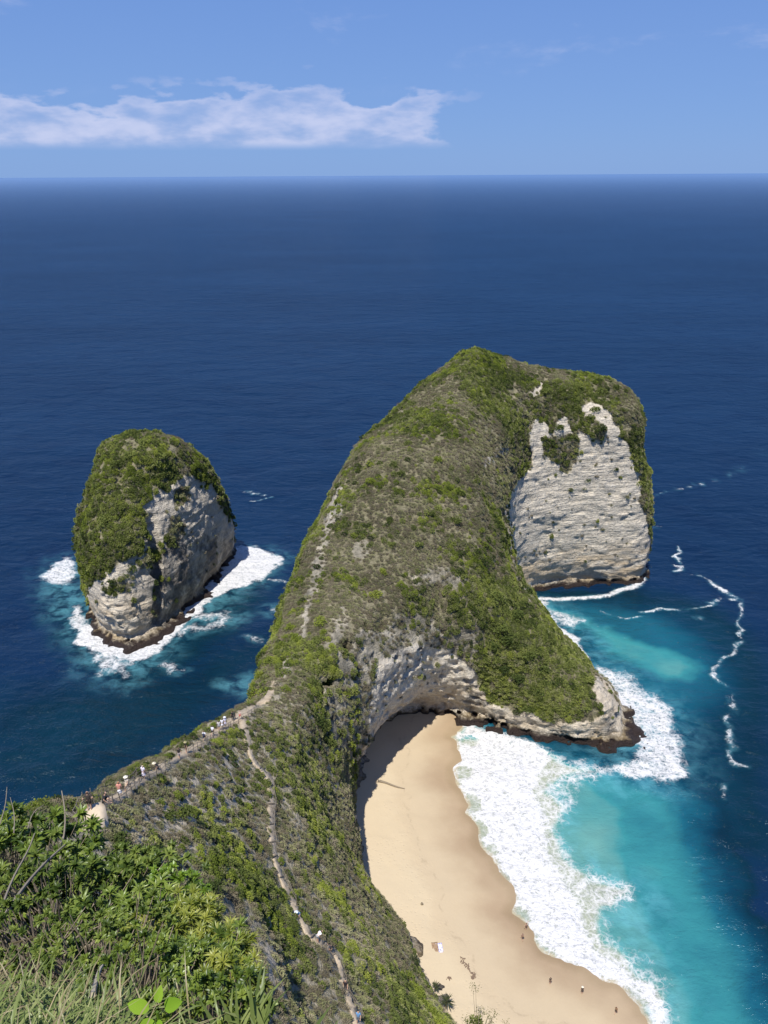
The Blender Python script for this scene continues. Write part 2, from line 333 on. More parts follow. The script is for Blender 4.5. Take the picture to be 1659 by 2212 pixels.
# ------------------------------------------------------------------ outlines of the headland, one per height
HEAD = [
 (-8, [[(-50,5),(-48,60),(-44,90),(-38,120),(-34,150),(-33,180),(-33,205),(-31,230),(-26,260),(-13,288),(15,303),(50,303),(80,293),(95,277),(95,259),(89,250.5),(75,251.5),(60,250),(49,245),(46,240),(48,222),(56,205),(62,190),(64,177),(64,164),(50,162.8),(42,164.5),(30,169),(20,175),(8,179),(-2,172),(-9,158),(-11,145),(-9,130),(-5,118),(1,110),(8,97),(13,85),(24,70),(40,50),(65,15),(65,5)]], 0),
 (0.9, [[(-49,5),(-47,60),(-43,90),(-37,120),(-33,150),(-32,180),(-32,205),(-30,230),(-25,260),(-12,286),(15,301),(50,301),(79,291),(93,276),(93.5,259),(88,251),(75,252),(60,250.5),(48,245.5),(44,240),(46,222),(54,205),(60,190),(62,178),(66.5,167),(65.5,161.5),(58,164.3),(50,165.3),(42,167.2),(30,171.8),(20,177),(8,179),(-2,172),(-9,158),(-11,145),(-9,130),(-5,118),(1,110),(8,97),(13,85),(24,70),(40,50),(65,15),(65,5)]], 0),
 (1.9, [[(-48,5),(-46,60),(-42,90),(-36,120),(-32,150),(-31,180),(-31,205),(-29,230),(-24,260),(-12,285),(15,300),(50,300),(78,290),(91,275),(91,260.5),(86,253),(75,253.8),(60,252.6),(47,247.8),(42,242),(44,222),(51,205),(57,190),(59,178),(57,169),(50,167.5),(42,169.5),(30,174),(20,179.5),(8,182),(-4,174),(-11,159),(-12,145),(-10,130),(-5,118),(1,110),(8,97),(13,85),(24,70),(40,50),(65,15),(65,5)]], 0),
 (5.0, [[(-47,5),(-45,60),(-41,90),(-35,120),(-31,150),(-30,180),(-30,205),(-28,230),(-23,260),(-12,284),(15,299),(50,299),(78,289),(91,275),(91.5,259.5),(87,251.3),(75,251.8),(60,250.5),(47,245.5),(42,240),(43.5,222),(51,205),(57,190),(60,178),(58,168),(50,166),(42,167.5),(30,172),(20,177.5),(8,180),(-4,172),(-10,158),(-11.5,145),(-9.5,130),(-5.5,118),(0.5,110),(7.5,97),(12.5,85),(23.5,70),(39,50),(64,15),(64,5)]], 0),
 (10, [[(-46,5),(-44,60),(-40,90),(-34,120),(-30,150),(-29,180),(-29,205),(-27,230),(-22,260),(-11,283),(15,298),(50,298),(78,288),(91,275),(92,259),(87.5,250.5),(75,250.5),(60,249),(46,244),(41,238),(42,224),(47,208),(52,193),(56,180),(55.5,170),(50,167.5),(42,168.5),(30,172),(20,175.5),(10,175.5),(0,168),(-7,156),(-9.5,145),(-10,130),(-8,119),(-3,110),(4.3,97),(10,85),(20,70),(35,50),(60,15),(60,5)]], 0),
 (20, [[(-44,5),(-42,60),(-38,90),(-32,120),(-28,150),(-27,180),(-27,205),(-25,230),(-19,260),(-8,282),(15,296),(50,296),(77,286),(90,274),(91,259),(87,251),(75,250),(60,248.5),(46,243.5),(39.5,236),(38.5,222),(40.5,205),(43.5,192),(45,184),(43,177),(38,174.5),(30,173),(20,173.5),(12,172.5),(3,164.5),(-4,154),(-8.5,145),(-12,134),(-12.5,120),(-8,108),(-1,95),(6,82),(16,66),(30,46),(55,15),(55,5)]], 0),
 (30, [[(-42,5),(-40,60),(-36,90),(-30,118),(-25.5,150),(-25,175),(-23.5,200),(-21,230),(-15,258),(-5,278),(16,293),(50,294),(76,284),(89,273),(90,260),(86,252),(75,250.5),(60,249),(47,244.5),(39,237),(36,224),(35.5,207),(36,194),(34,186),(29,179.5),(22,175),(14,172.5),(5,165.5),(-3,156),(-8.5,147),(-13,136),(-15.5,122),(-11.5,107),(-5,93),(1,80),(11,63),(25,42),(48,15),(48,5)]], 0),
 (40, [[(-40,5),(-38,60),(-34,90),(-27,116),(-23.5,135),(-22,158),(-21.3,178),(-19,200),(-17,228),(-10,255),(0,275),(17,290),(50,292),(75,283),(87.5,272),(88.5,261),(85,253.5),(75,251),(60,249.5),(48,246),(39,239),(35.5,226),(33.5,209),(31,196),(26,187),(18,180.5),(10,176),(2,170),(-5,162),(-10,152),(-16,140),(-19,127),(-16.5,111),(-10.5,94),(-4,78),(5,61),(18,39),(40,15),(40,5)]], 0),
 (46, [[(-38,5),(-36,60),(-33,90),(-28,114),(-23.8,123),(-20,114),(-13,96),(-7,77),(2,59),(14,37),(36,15),(36,5)],
       [(-18.5,186),(-16.5,200),(-14.5,226),(-8,252),(2,272),(18,288),(50,290),(75,282),(86.5,271),(87.5,262),(84,254),(75,252),(60,250.5),(48,247),(39.5,240),(35.5,228),(32.8,212),(29,200),(23,191),(14,185),(4,181),(-5,179),(-12,178),(-17,180)]], 0),
 (53, [[(-36,5),(-35,60),(-32,88),(-29,104),(-25.5,108),(-18,90),(-11,72),(-3,56),(9,35),(30,15),(30,5)],
       [(-13,206),(-12,222),(-5,248),(5,270),(19,286),(50,288),(75,282),(87,272),(87.5,262),(83,254.5),(74,252.5),(60,251.5),(48,248),(39.5,241),(35,230),(31,216),(26,206),(18,197),(8,192),(-2,192),(-9,196)]], 0),
 (60, [[(-34,5),(-33,60),(-32,80),(-28.5,92),(-25,93),(-14,68),(-7,50),(4,33),(24,15),(24,5)],
       [(-7,220),(-4,235),(1,250),(7,268),(20,284),(50,286),(76,282),(86,273),(86,264),(82,256),(72,254),(60,253.5),(48,250.5),(40,244),(34.5,233),(29,220),(22,209),(13,203),(4,204),(-3,211)]], 0),
 (67, [[(-32,5),(-32,58),(-30,76),(-26.5,82),(-20,70),(-11,53),(-3,36),(18,15),(18,5)],
       [(5,246),(9,258),(15,272),(28,282),(52,284),(72,279),(80,271),(78,262),(60,256.5),(50,255),(41,248),(34,237),(27,226),(19,219),(12,224),(7,234)]], 0),
 (73, [[(-31,5),(-31,52),(-29.5,67),(-26,71.5),(-19,59),(-11,42),(-2,30),(14,12),(14,5)],
       [(14,255),(18,268),(28,277),(44,276),(50,270),(46,262),(38,254),(31,244),(24,236),(18,242)]], 0),
 (80, [[(-30,5),(-30,45),(-29,57),(-25,60.5),(-18,52),(-10,36),(0,22),(12,10),(12,5)], [(23,258),(24,265),(29,266),(30,259)]], 0),
 (86, [[(-29,5),(-29,42),(-28,50),(-23.5,52.5),(-16,43),(-9,30),(0,18),(10,8),(10,5)]], 0),
 (100, [[(-26,5),(-26,30),(-20,33),(-10,22),(0,12),(6,5)]], 0),
 (112, [[(-22,5),(-22,17),(-14,20),(-4,13),(1,5)]], 0),
 (126, [], -14),
]

def _shift(z, p):
    k = 3.3 if z <= 41 else (2.2 if z < 50 else (1.2 if z < 56 else 0.0))
    r = []
    for x, y in p:
        if -21 < x < 14 and 84 < y < 176:
            w_ = float(sstep(np.array(y), 96, 114) * (1 - sstep(np.array(y), 163, 175))); x = x + k * w_
        r.append((x, y))
    return r
HEAD = [(z, [_shift(z, p) if i == 0 else p for i, p in enumerate(ps)], g) for z, ps, g in HEAD]
def head_carve(X, Y, Z, d):
    # dark clefts in the cliff left of the arch
    for (u, v0, z0, v1, z1, wd) in ((-8.6, 150.5, 12, 0, 44, 1.0), (-11.5, 141, 10, 0, 36, 0.8), (-4.2, 157, 14, 0, 40, 0.6)):
        r = np.sqrt((X - u) ** 2 + ((Y - v0) * 0.7) ** 2) - wd * 1.6
        d = np.where((Z > z0) & (Z < z1), np.maximum(d, np.minimum(-r, 2.0)), d)
    return d

_hc = head_carve
def head_carve(X, Y, Z, d):
    d = _hc(X, Y, Z, d)
    return d + 3.6 * sstep(Z, 56, 72) * sstep(Y, 205, 235) + 1.2 * sstep(X, 78, 84) * sstep(Z, 20, 45)
def head_bare(P):
    far = P[:, 1] > 130
    return bare_mask(P) * np.where(P[:, 1] < 130, 0.25, 1.0)
VOX = 0.65
headP, headF = build_rock(HEAD, ((-54, 100), (8, 306), (-5, 128)), VOX, 0.85, head_bare, 3, head_carve)
headN = vert_normals(headP, headF)
print('headland', len(headP), len(headF), round(time.time() - T0, 1))

STACK = [
 (-8, [[(-72.0,204),(-62.0,212),(-60.0,226),(-56.0,242),(-52.0,262),(-50.0,279),(-62.0,290),(-84.4,289),(-98.8,271),(-102.0,250),(-98.0,232),(-89.2,214),(-81.2,206)]], 0),
 (0.8, [[(-73.0,209.5),(-66.5,214.5),(-65.0,226),(-60.5,242),(-56.0,262),(-54.0,278),(-63.0,288),(-83.6,286),(-95.6,268),(-98.0,250),(-93.2,233),(-86.8,217.5),(-80.4,211.5)]], 0),
 (1.7, [[(-74.0,216),(-70.0,224),(-64.0,240),(-59.5,260),(-56.0,276),(-64.0,285),(-83.6,283),(-94.0,268),(-97.2,250),(-92.4,233),(-85.2,222),(-79.6,217)]], 0),
 (5, [[(-74.0,213.5),(-68.0,223.5),(-62.0,240),(-57.0,260),(-54.0,277),(-64.0,287),(-83.6,285),(-95.6,268),(-98.8,250),(-94.0,232),(-86.0,219),(-79.6,214)]], 0),
 (12, [[(-75.0,212.5),(-67.5,224),(-61.0,241),(-56.0,261),(-53.5,277),(-64.0,286),(-83.6,285),(-96.4,268),(-100.0,250),(-94.8,232),(-86.8,218),(-80.4,213)]], 0),
 (22, [[(-75.0,215),(-67.5,226),(-60.5,243),(-55.5,262),(-55.0,275),(-64.0,284),(-82.8,283),(-96.4,267),(-99.6,249),(-94.0,231),(-86.0,219),(-80.4,215)]], 0),
 (32, [[(-75.5,219.5),(-68.0,229.5),(-60.5,246),(-56.5,262),(-59.0,274),(-68.0,281),(-82.8,280),(-94.8,266),(-97.2,249),(-91.6,232),(-84.4,222.5),(-79.6,219)]], 0),
 (42, [[(-76.0,227),(-69.0,234),(-62.0,248),(-59.5,260),(-64.0,270),(-73.0,275),(-83.6,272),(-90.8,262),(-92.4,249),(-87.6,235),(-82.0,228)]], 0),
 (48, [[(-77.0,234),(-70.0,238),(-63.5,248),(-64.5,260),(-74.0,266),(-84.4,264),(-89.2,257),(-89.2,246),(-84.4,236)]], 0),
 (51.5, [[(-77.0,239),(-70.0,242),(-66.5,250),(-68.0,258),(-76.0,262),(-83.6,259),(-86.0,252),(-83.6,243)]], 1.6),
 (56.5, [], -16),
]
def stack_carve(X, Y, Z, d):
    # the long upright cleft between the two faces, and a leaning hollow above it
    t = np.clip((Z - 2) / 30, 0, 1)
    cx, cy = -69.5 + 0.5 * t, 221.0 + 7.0 * t
    r = np.sqrt((X - cx) ** 2 + (Y - cy) ** 2) - (2.3 + 0.6 * t)
    d = np.where((Z > 3) & (Z < 40), np.maximum(d, np.clip(-r, -9, 1.8)), d)
    return d
stackP, stackF = build_rock(STACK, ((-114, -44), (198, 296), (-5, 64)), VOX, 0.85, bare_mask, 33, stack_carve)
stackN = vert_normals(stackP, stackF)
print('stack', len(stackP), round(time.time() - T0, 1))

# ------------------------------------------------------------------ materials: limestone with soil where plants grow
def rock_material():
    m, t, out = material('limestone')
    pos = t.n('ShaderNodeNewGeometry').outputs['Position']
    z = t.n('ShaderNodeSeparateXYZ', {0: pos}).outputs[2]
    veg = t.attr('veg').outputs['Fac']
    big = t.noise(pos, 0.09, 4, 0.6)
    fine = t.noise(pos, 1.3, 6, 0.65)
    warp = t.math('ADD', z, t.math('MULTIPLY', t.noise(pos, 0.12, 3), 4.0))
    strat = t.noise(t.n('ShaderNodeCombineXYZ', {0: 0.0, 1: 0.0, 2: warp}).outputs[0], 0.55, 6, 0.7)
    strat2 = t.noise(t.vscale(pos, (0.12, 0.12, 1.0)), 1.1, 5, 0.65)
    lime = t.ramp(t.math('ADD', t.math('MULTIPLY', strat, 0.55), t.math('MULTIPLY', strat2, 0.45)), [(0.28, (0.50, 0.425, 0.32)), (0.45, (0.70, 0.62, 0.49)), (0.62, (0.82, 0.745, 0.61))])
    lime = t.mix(t.step(fine, 0.35, 0.7), t.mix(0.45, lime, (0.30, 0.27, 0.23)), lime)
    grey = t.attr('grey').outputs['Fac']
    weather_shade = t.math('MULTIPLY', t.step(t.math('ADD', t.noise(pos, 0.16, 6, 0.68), t.math('MULTIPLY', t.math('SUBTRACT', grey, 0.5), 0.75)), 0.42, 0.66), 0.9)  # dark grey patches: weathering stains, with shadow put into the same tone
    lime = t.mix(weather_shade, lime, t.ramp(fine, [(0.3, (0.075, 0.07, 0.065)), (0.7, (0.20, 0.185, 0.165))]))
    tanf = t.math('MULTIPLY', t.math('SUBTRACT', 1.0, t.step(z, 7.0, 20.0)), t.step(t.noise(t.vscale(pos, (0.3, 0.3, 1.0)), 0.35, 4), 0.38, 0.62))
    lime = t.mix(t.math('MULTIPLY', tanf, t.math('SUBTRACT', 0.8, t.math('MULTIPLY', grey, 0.9), clamp=True)), lime, (0.60, 0.45, 0.27))
    base = t.mix(t.math('SUBTRACT', 1.0, t.step(t.math('ADD', z, t.math('MULTIPLY', fine, 3.0)), 2.9, 4.4)), lime, t.mix(t.step(big, 0.4, 0.6), (0.17, 0.15, 0.12), (0.27, 0.20, 0.10)))
    base = t.mix(t.math('SUBTRACT', 1.0, t.step(t.math('ADD', z, t.math('MULTIPLY', fine, 1.4)), 1.9, 2.7)), base, (0.035, 0.024, 0.02))
    soil = t.ramp(t.math('ADD', t.math('MULTIPLY', fine, 0.6), t.math('MULTIPLY', big, 0.4)), [(0.32, (0.12, 0.115, 0.06)), (0.5, (0.22, 0.20, 0.12)), (0.68, (0.38, 0.33, 0.235))])
    pale = t.attr('pale').outputs['Fac']
    soil = t.mix(t.math('MULTIPLY', pale, t.step(fine, 0.36, 0.58)), soil, (0.60, 0.52, 0.40))
    col = t.mix(veg, base, soil)
    hgt = t.math('ADD', t.math('MULTIPLY', strat2, 0.8), t.math('ADD', t.math('MULTIPLY', fine, 0.7), t.math('MULTIPLY', t.noise(pos, 4.5, 4, 0.6), 0.22)))
    bump = t.n('ShaderNodeBump', {'Strength': 1.0, 'Distance': 1.3, 'Height': hgt})
    wet = t.math('SUBTRACT', 1.0, t.step(z, 1.2, 2.6))
    b = t.n('ShaderNodeBsdfPrincipled', {'Base Color': col, 'Roughness': t.math('SUBTRACT', 0.95, t.math('MULTIPLY', wet, 0.5)), 'Normal': bump.outputs[0]})
    b.inputs['Specular IOR Level'].default_value = 0.25
    t.put(out.inputs[0], b.outputs[0])
    return m
M_ROCK = rock_material()
PALE = [[(430,1630),(520,1610),(545,1690),(530,1790),(460,1850),(400,1920),(300,1860),(250,1770)], [(530,2030),(600,2010),(640,2100),(600,2180),(530,2130)]]
def rock_attrs(P, N, stack):
    bare = bare_mask(P)
    front = (N * (np.array([0, 0, EYE]) - P)).sum(1) > 0
    steep = sstep(1 - N[:, 2], 0.75, 1.0)
    bare = np.where(front | (P[:, 2] < 6), bare, np.maximum(steep * 0.8, 1 - sstep(P[:, 2], 4, 8)))
    near = P[:, 1] < 128
    u, v = project(P)
    if not stack: bare = np.where(near & (P[:, 2] > 4), 0.0, bare)
    pale = np.zeros(len(P))
    if not stack:
        for p in PALE: pale = np.maximum(pale, sstep(-sdf(u, v, p), -25, 30))
        pale = np.maximum(pale, 0.5) * near
    grey = np.full(len(P), 0.42)
    if stack:
        grey = 0.30 + 0.34 * sstep(u, 300, 345) * sstep(v, 1110, 1190) - 0.12 * sstep(-u, -320, -270)
    else:
        white = inside(u, v, BARE[0][1]) & (P[:, 1] > 215)
        grey = np.where(white, 0.05, 0.55)
        cl = inside(u, v, BARE[5][1]); grey = np.where(cl, 0.36, grey)
        cl = inside(u, v, BARE[6][1]); grey = np.where(cl, 0.62, grey)
        cl = inside(u, v, BARE[7][1]); grey = np.where(cl, 0.5, grey)
    return dict(veg=1 - bare, pale=pale, grey=grey), bare
hA, headBare = rock_attrs(headP, headN, False)
headland = tag(mesh_obj('headland', headP, headF, M_ROCK, smooth=True, attrs=hA), 'long limestone headland with scrub slopes, white cliffs and a sandy cove', kind='structure')
sA, stackBare = rock_attrs(stackP, stackN, True)
stack = empty('sea_stack', (-78, 245, 0))
tag(stack, 'tall limestone sea stack with green scrub cap standing alone in the sea', 'sea stack')
rock = mesh_obj('rock', stackP - np.array([-78, 245, 0]), stackF, M_ROCK, parent=stack, smooth=True, attrs=sA)
BVH_H = BVHTree.FromPolygons([tuple(p) for p in headP.tolist()], headF.tolist())
BVH_S = BVHTree.FromPolygons([tuple(p) for p in stackP.tolist()], stackF.tolist())
def hit(u, v, bvh=None):
    d = ray_dir(u, v).normalized(); r = (bvh or BVH_H).ray_cast(CAMP, d)
    return r[0], r[1], r[3]
def drop(x, y, z=120):
    r = BVH_H.ray_cast(Vector((x, y, z)), Vector((0, 0, -1))); return r[0]
print('bvh', round(time.time() - T0, 1))

# ------------------------------------------------------------------ beach
SHORE_PX = [(990,1540),(1000,1566),(972,1585),(985,1612),(1003,1640),(976,1664),(980,1695),(1008,1730),(1003,1760),(1030,1790),(1038,1825),(1062,1850),(1078,1890),(1100,1925),(1106,1965),(1118,1985),(1138,2005),(1150,2035),(1178,2058),(1205,2068),(1232,2090),(1262,2098),(1300,2112),(1332,2124),(1362,2150),(1380,2180),(1402,2215),(1440,2270),(1520,2360),(1700,2500)]
SHORE = smooth_poly([sea_pt(*p) for p in SHORE_PX], False, 1)
_t = np.cumsum(np.r_[0, np.linalg.norm(np.diff(SHORE, axis=0), axis=1)]); _q = np.arange(0, _t[-1], .5)
SHORE = np.stack([np.interp(_q, _t, SHORE[:, 0]), np.interp(_q, _t, SHORE[:, 1])], 1)
_d = np.gradient(SHORE, axis=0); _d = _d / np.linalg.norm(_d, axis=1)[:, None]; _s = np.abs(fbm(_q / 7.0, _q * 0, _q * 0, 88, 2)) * 1.9 + np.abs(fbm(_q / 2.4, _q * 0, _q * 0 + 5, 89, 2)) * .7
SHORE = SHORE + np.stack([-_d[:, 1], _d[:, 0]], 1) * (_s - .6)[:, None]
shore_closed = np.vstack([SHORE, [(120, 40), (-60, 40), (-60, 200), (14, 200)]])
def shore_sd(X, Y):
    """metres inland of the water's edge (negative at sea)"""
    d = seg_dist(X, Y, SHORE, False)
    return np.where(inside(X, Y, shore_closed), d, -d)
gx = np.arange(-16, 92, 0.6); gy = np.arange(58, 186, 0.6)
GX, GY = np.meshgrid(gx, gy, indexing='ij')
sd = shore_sd(GX, GY) + fbm(GX / 4, GY / 4, 0 * GX, 61, 2) * 0.5
sz = np.where(sd > 0, 0.11 * sd * np.exp(-sd / 60) + 0.0, 0.12 * np.maximum(sd, -40))
sz = sz + (fbm(GX / 7, GY / 7, 0 * GX, 62, 3) * 0.12 + fbm(GX / 1.6, GY / 1.6, 0 * GX, 64, 2) * 0.05) * sstep(sd, 3, 12)
def grid_faces(nx, ny):
    i = np.arange(nx * ny).reshape(nx, ny)
    return np.stack([i[:-1, :-1], i[1:, :-1], i[1:, 1:], i[:-1, 1:]], -1).reshape(-1, 4)
m, t, out = material('sand')
pos = t.n('ShaderNodeNewGeometry').outputs['Position']
dry = t.attr('inland').outputs['Fac']
nz = t.noise(pos, 0.08, 5, 0.6); nf = t.noise(pos, 1.8, 4, 0.6)
edge = t.math('ADD', dry, t.math('MULTIPLY', t.math('SUBTRACT', nz, 0.5), 12.0))
c = t.mix(t.step(edge, 1.5, 11.0), (0.335, 0.245, 0.155), (0.46, 0.37, 0.248))
c = t.mix(t.step(edge, 13.0, 17.0), c, (0.50, 0.41, 0.277))
c = t.mix(t.step(t.math('ADD', dry, t.math('MULTIPLY', t.math('SUBTRACT', nz, 0.5), 4.0)), 0.2, 2.4), (0.27, 0.195, 0.115), c)
c = t.mix(t.math('MULTIPLY', t.step(nf, 0.55, 0.75), 0.2), c, (0.40, 0.31, 0.19))
line = t.math('SUBTRACT', 1.0, t.step(t.math('ABSOLUTE', t.math('SUBTRACT', edge, 12.4)), 0.0, 0.5))
c = t.mix(t.math('MULTIPLY', t.math('MULTIPLY', line, t.step(t.noise(pos, 0.5, 4, 0.7), 0.45, 0.62)), 0.35), c, (0.27, 0.21, 0.14))
c = t.mix(t.math('MULTIPLY', t.step(t.noise(pos, 0.035, 3, 0.5), 0.42, 0.6), 0.22), c, (0.48, 0.38, 0.245))
feet = t.n('ShaderNodeTexVoronoi', {'Vector': pos, 'Scale': 1.5}, feature='F1').outputs[0]
tread = t.math('MULTIPLY', t.step(edge, 9.0, 16.0), t.step(t.noise(pos, 0.12, 3, 0.6), 0.44, 0.6))
hgt = t.math('ADD', t.math('MULTIPLY', t.step(feet, 0.05, 0.4), t.math('MULTIPLY', tread, 0.16)), t.math('MULTIPLY', nf, 0.08))
bump = t.n('ShaderNodeBump', {'Strength': 0.6, 'Distance': 0.6, 'Height': hgt})
b = t.n('ShaderNodeBsdfPrincipled', {'Base Color': c, 'Roughness': t.math('ADD', 0.45, t.math('MULTIPLY', t.step(edge, 0.0, 8.0), 0.5)), 'Normal': bump.outputs[0]})
b.inputs['Specular IOR Level'].default_value = 0.3
t.put(out.inputs[0], b.outputs[0])
M_SAND = m
beach = tag(mesh_obj('beach', np.stack([GX, GY, sz], -1).reshape(-1, 3), grid_faces(len(gx), len(gy)), M_SAND, smooth=True, attrs=dict(inland=sd.ravel())),
            'pale golden sand beach curving below the headland', kind='structure')
BVH_B = BVHTree.FromObject(beach, bpy.context.evaluated_depsgraph_get())

# ------------------------------------------------------------------ sea
def axis(lo, hi, step, ext_lo, ext_hi, g=1.16):
    a = list(np.arange(lo, hi, step)); s = step; x = a[-1]
    while x < ext_hi: s *= g; x += s; a.append(x)
    s = step; x = a[0]; b = []
    while x > ext_lo: s *= g; x -= s; b.append(x)
    return np.array(b[::-1] + a)
wx = axis(-135, 150, 0.65, -60000, 60000); wy = axis(60, 330, 0.65, -300, 70000)
WX, WY = np.meshgrid(wx, wy, indexing='ij')
shp = WX.shape
core = (WX > -240) & (WX < 260) & (WY > 0) & (WY < 520)
X, Y = WX[core], WY[core]
n1 = fbm(X / 9, Y / 9, 0 * X, 101, 4); n2 = fbm(X / 9, Y / 9, 0 * X + 40, 131, 4); n3 = fbm(X / 3, Y / 3, 0 * X, 151, 4)
Xw, Yw = X + n1 * 4.0 + n3 * 1.0, Y + n2 * 4.0 + fbm(X / 3, Y / 3, 0 * X + 9, 161, 3) * 1.0
foam = np.zeros(len(X)); milk = np.zeros(len(X)); shal = np.zeros(len(X))
def sp(pts): return [sea_pt(*p) for p in pts]
def region(pts, soft, val, arr, warp=1.0):
    p = smooth_poly(sp(pts), True, 1)
    lo = np.min(p, 0) - 25; hi = np.max(p, 0) + 25
    k = (X > lo[0]) & (X < hi[0]) & (Y > lo[1]) & (Y < hi[1])
    a = X[k] * (1 - warp) + Xw[k] * warp; b_ = Y[k] * (1 - warp) + Yw[k] * warp
    arr[k] = np.maximum(arr[k], val * sstep(-sdf(a, b_, p), -soft, soft))
def stroke(pts, width, val, arr, warp=1.0):
    p = smooth_poly(sp(pts), False, 2)
    lo = np.min(p, 0) - 12; hi = np.max(p, 0) + 12
    k = (X > lo[0]) & (X < hi[0]) & (Y > lo[1]) & (Y < hi[1])
    a = X[k] * (1 - warp) + Xw[k] * warp; b_ = Y[k] * (1 - warp) + Yw[k] * warp
    arr[k] = np.maximum(arr[k], val * (1 - sstep(seg_dist(a, b_, p, False), 0, width)))
ssd = -shore_sd(X, Y)                                            # metres out from the water's edge
# how shallow the water lies
region([(985,1560),(1330,1640),(1420,1670),(1500,1700),(1520,1760),(1540,1850),(1580,1950),(1640,2060),(1720,2250),(1720,2500),(1300,2500),(1100,1950),(1000,1700)], 11, 0.66, shal)
region([(985,1560),(1250,1640),(1330,1700),(1390,1760),(1400,1850),(1430,1950),(1500,2080),(1580,2230),(1640,2500),(1300,2500),(1100,1950),(1000,1700)], 8, 0.74, shal)
region([(1150,1290),(1250,1320),(1330,1350),(1430,1390),(1520,1420),(1560,1450),(1520,1490),(1440,1490),(1350,1460),(1260,1390)], 8, 0.70, shal)
region([(1150,1290),(1300,1290),(1450,1320),(1560,1400),(1600,1480),(1540,1560),(1480,1640),(1400,1700),(1340,1600)], 13, 0.46, shal)
region([(1150,1290),(1400,1280),(1560,1320),(1659,1450),(1620,1700),(1659,1850),(1560,1800),(1400,1700)], 22, 0.26, shal)
region([(60,1230),(150,1200),(330,1350),(520,1200),(620,1200),(560,1330),(420,1450),(250,1520),(120,1440)], 14, 0.17, shal)
region([(-100,1480),(300,1430),(620,1330),(620,1420),(500,1560),(250,1780),(-100,1850)], 26, 0.15, shal)
shal = np.maximum(shal, 0.97 * np.exp(-np.maximum(ssd, 0) / 7.0) * (ssd > -3) * (X < 62))
shal = shal + n1 * 0.05 * sstep(shal, 0.02, 0.3)
region([(1000,1572),(1100,1600),(1260,1645),(1300,1660),(1240,1700),(1215,1760),(1215,1810),(1260,1850),(1320,1890),(1370,1900),(1375,1970),(1310,2010),(1370,2060),(1430,2130),(1480,2230),(1330,2230),(1080,2030),(940,1750),(940,1600)], 4, 0.87, shal)
# sea foam
surf_out = [(1040,1572),(1100,1590),(1180,1618),(1200,1650),(1175,1690),(1165,1740),(1180,1800),(1195,1850),(1225,1890),(1235,1930),(1250,1980),(1265,2020),(1275,2045),(1330,2075),(1380,2110),(1420,2170),(1450,2225),(1500,2300),(1600,2400)]
region([(985,1545)] + [p for p in SHORE_PX[1:]] + [(1740,2480)] + surf_out[::-1], 2.6, 1.0, foam, 0.7)
edge_fade = sstep(ssd, -0.5, 0.8)
region([(1040,1572),(1100,1590),(1200,1625),(1300,1640),(1335,1655),(1290,1690),(1250,1710),(1220,1760),(1200,1800),(1250,1850),(1300,1880),(1350,1880),(1372,1920),(1362,1970),(1305,1990),(1310,2030),(1365,2060),(1410,2100),(1440,2180),(1470,2230),(1380,2230),(1250,2060),(1180,1850),(1120,1700)], 3.0, 0.56, foam)
region([(1150,1292),(1170,1292),(1215,1350),(1262,1410),(1310,1465),(1345,1500),(1365,1545),(1372,1590),(1360,1600),(1330,1560),(1250,1420),(1180,1345)], 1.6, 0.95, foam)
region([(1290,1440),(1350,1455),(1390,1490),(1430,1500),(1455,1530),(1470,1570),(1485,1620),(1498,1660),(1470,1685),(1410,1680),(1330,1660),(1250,1650),(1330,1640),(1400,1640),(1350,1560)], 2.6, 0.70, foam)
stroke([(1355,1510),(1390,1520),(1430,1550),(1450,1575)], 3.5, 0.95, foam); stroke([(1400,1600),(1440,1612),(1460,1650),(1480,1668)], 3.5, 0.92, foam); stroke([(1330,1650),(1400,1665),(1460,1672)], 3.5, 0.8, foam)
stroke([(1130,1292),(1180,1296),(1240,1292),(1310,1285),(1370,1272),(1388,1255),(1392,1230)], 2.4, 0.86, foam, 0.4)
stroke([(1150,1296),(1190,1320),(1230,1340)], 5.0, 0.66, foam)
for q, wd, va in (([(1458,1180),(1467,1190),(1456,1200),(1470,1212),(1462,1232)], 1.5, 1.0), ([(1478,1235),(1510,1242),(1540,1262),(1560,1280),(1590,1298)], 1.6, 1.0), ([(1545,1268),(1565,1280)], 2.6, 1.0),
    ([(1592,1297),(1550,1297),(1520,1308),(1480,1322),(1400,1322),(1375,1318)], 1.3, 0.92), ([(1385,1335),(1350,1337),(1330,1325),(1300,1316)], 1.2, 0.86), ([(1598,1300),(1608,1330),(1603,1360),(1610,1400),(1560,1425),(1552,1460),(1560,1490)], 1.3, 0.80),
    ([(1555,1485),(1590,1535),(1570,1560),(1580,1600),(1575,1625),(1605,1650)], 1.3, 0.80), ([(1395,1070),(1440,1062),(1560,1042),(1590,1012),(1625,995),(1632,978),(1665,970)], 1.5, 0.78), ([(1400,1140),(1430,1142)], 2.0, 0.6),
    ([(1505,1335),(1515,1345)], 1.8, 0.8), ([(1560,1690),(1565,1720)], 1.4, 0.6)):
    wisp = np.zeros(len(X)); stroke(q, wd * 1.05, va, wisp); foam = np.maximum(foam, wisp * np.clip(0.64 + n3 * 0.8 + n1 * 0.4, 0.15, 0.80))
region([(505,1195),(520,1182),(560,1178),(598,1200),(606,1215),(590,1240),(540,1262),(480,1282),(430,1312),(405,1345),(370,1385),(345,1402),(320,1415),(280,1428),(230,1418),(195,1395),(165,1388),(165,1340),(190,1360),(230,1370),(300,1380),(360,1330),(450,1260)], 1.8, 0.98, foam)
region([(200,1400),(290,1425),(270,1440),(290,1460),(230,1455),(190,1470),(205,1440)], 3.0, 0.62, foam)
region([(70,1245),(100,1225),(130,1205),(160,1200),(170,1260),(140,1262),(95,1262)], 2.2, 0.74, foam)
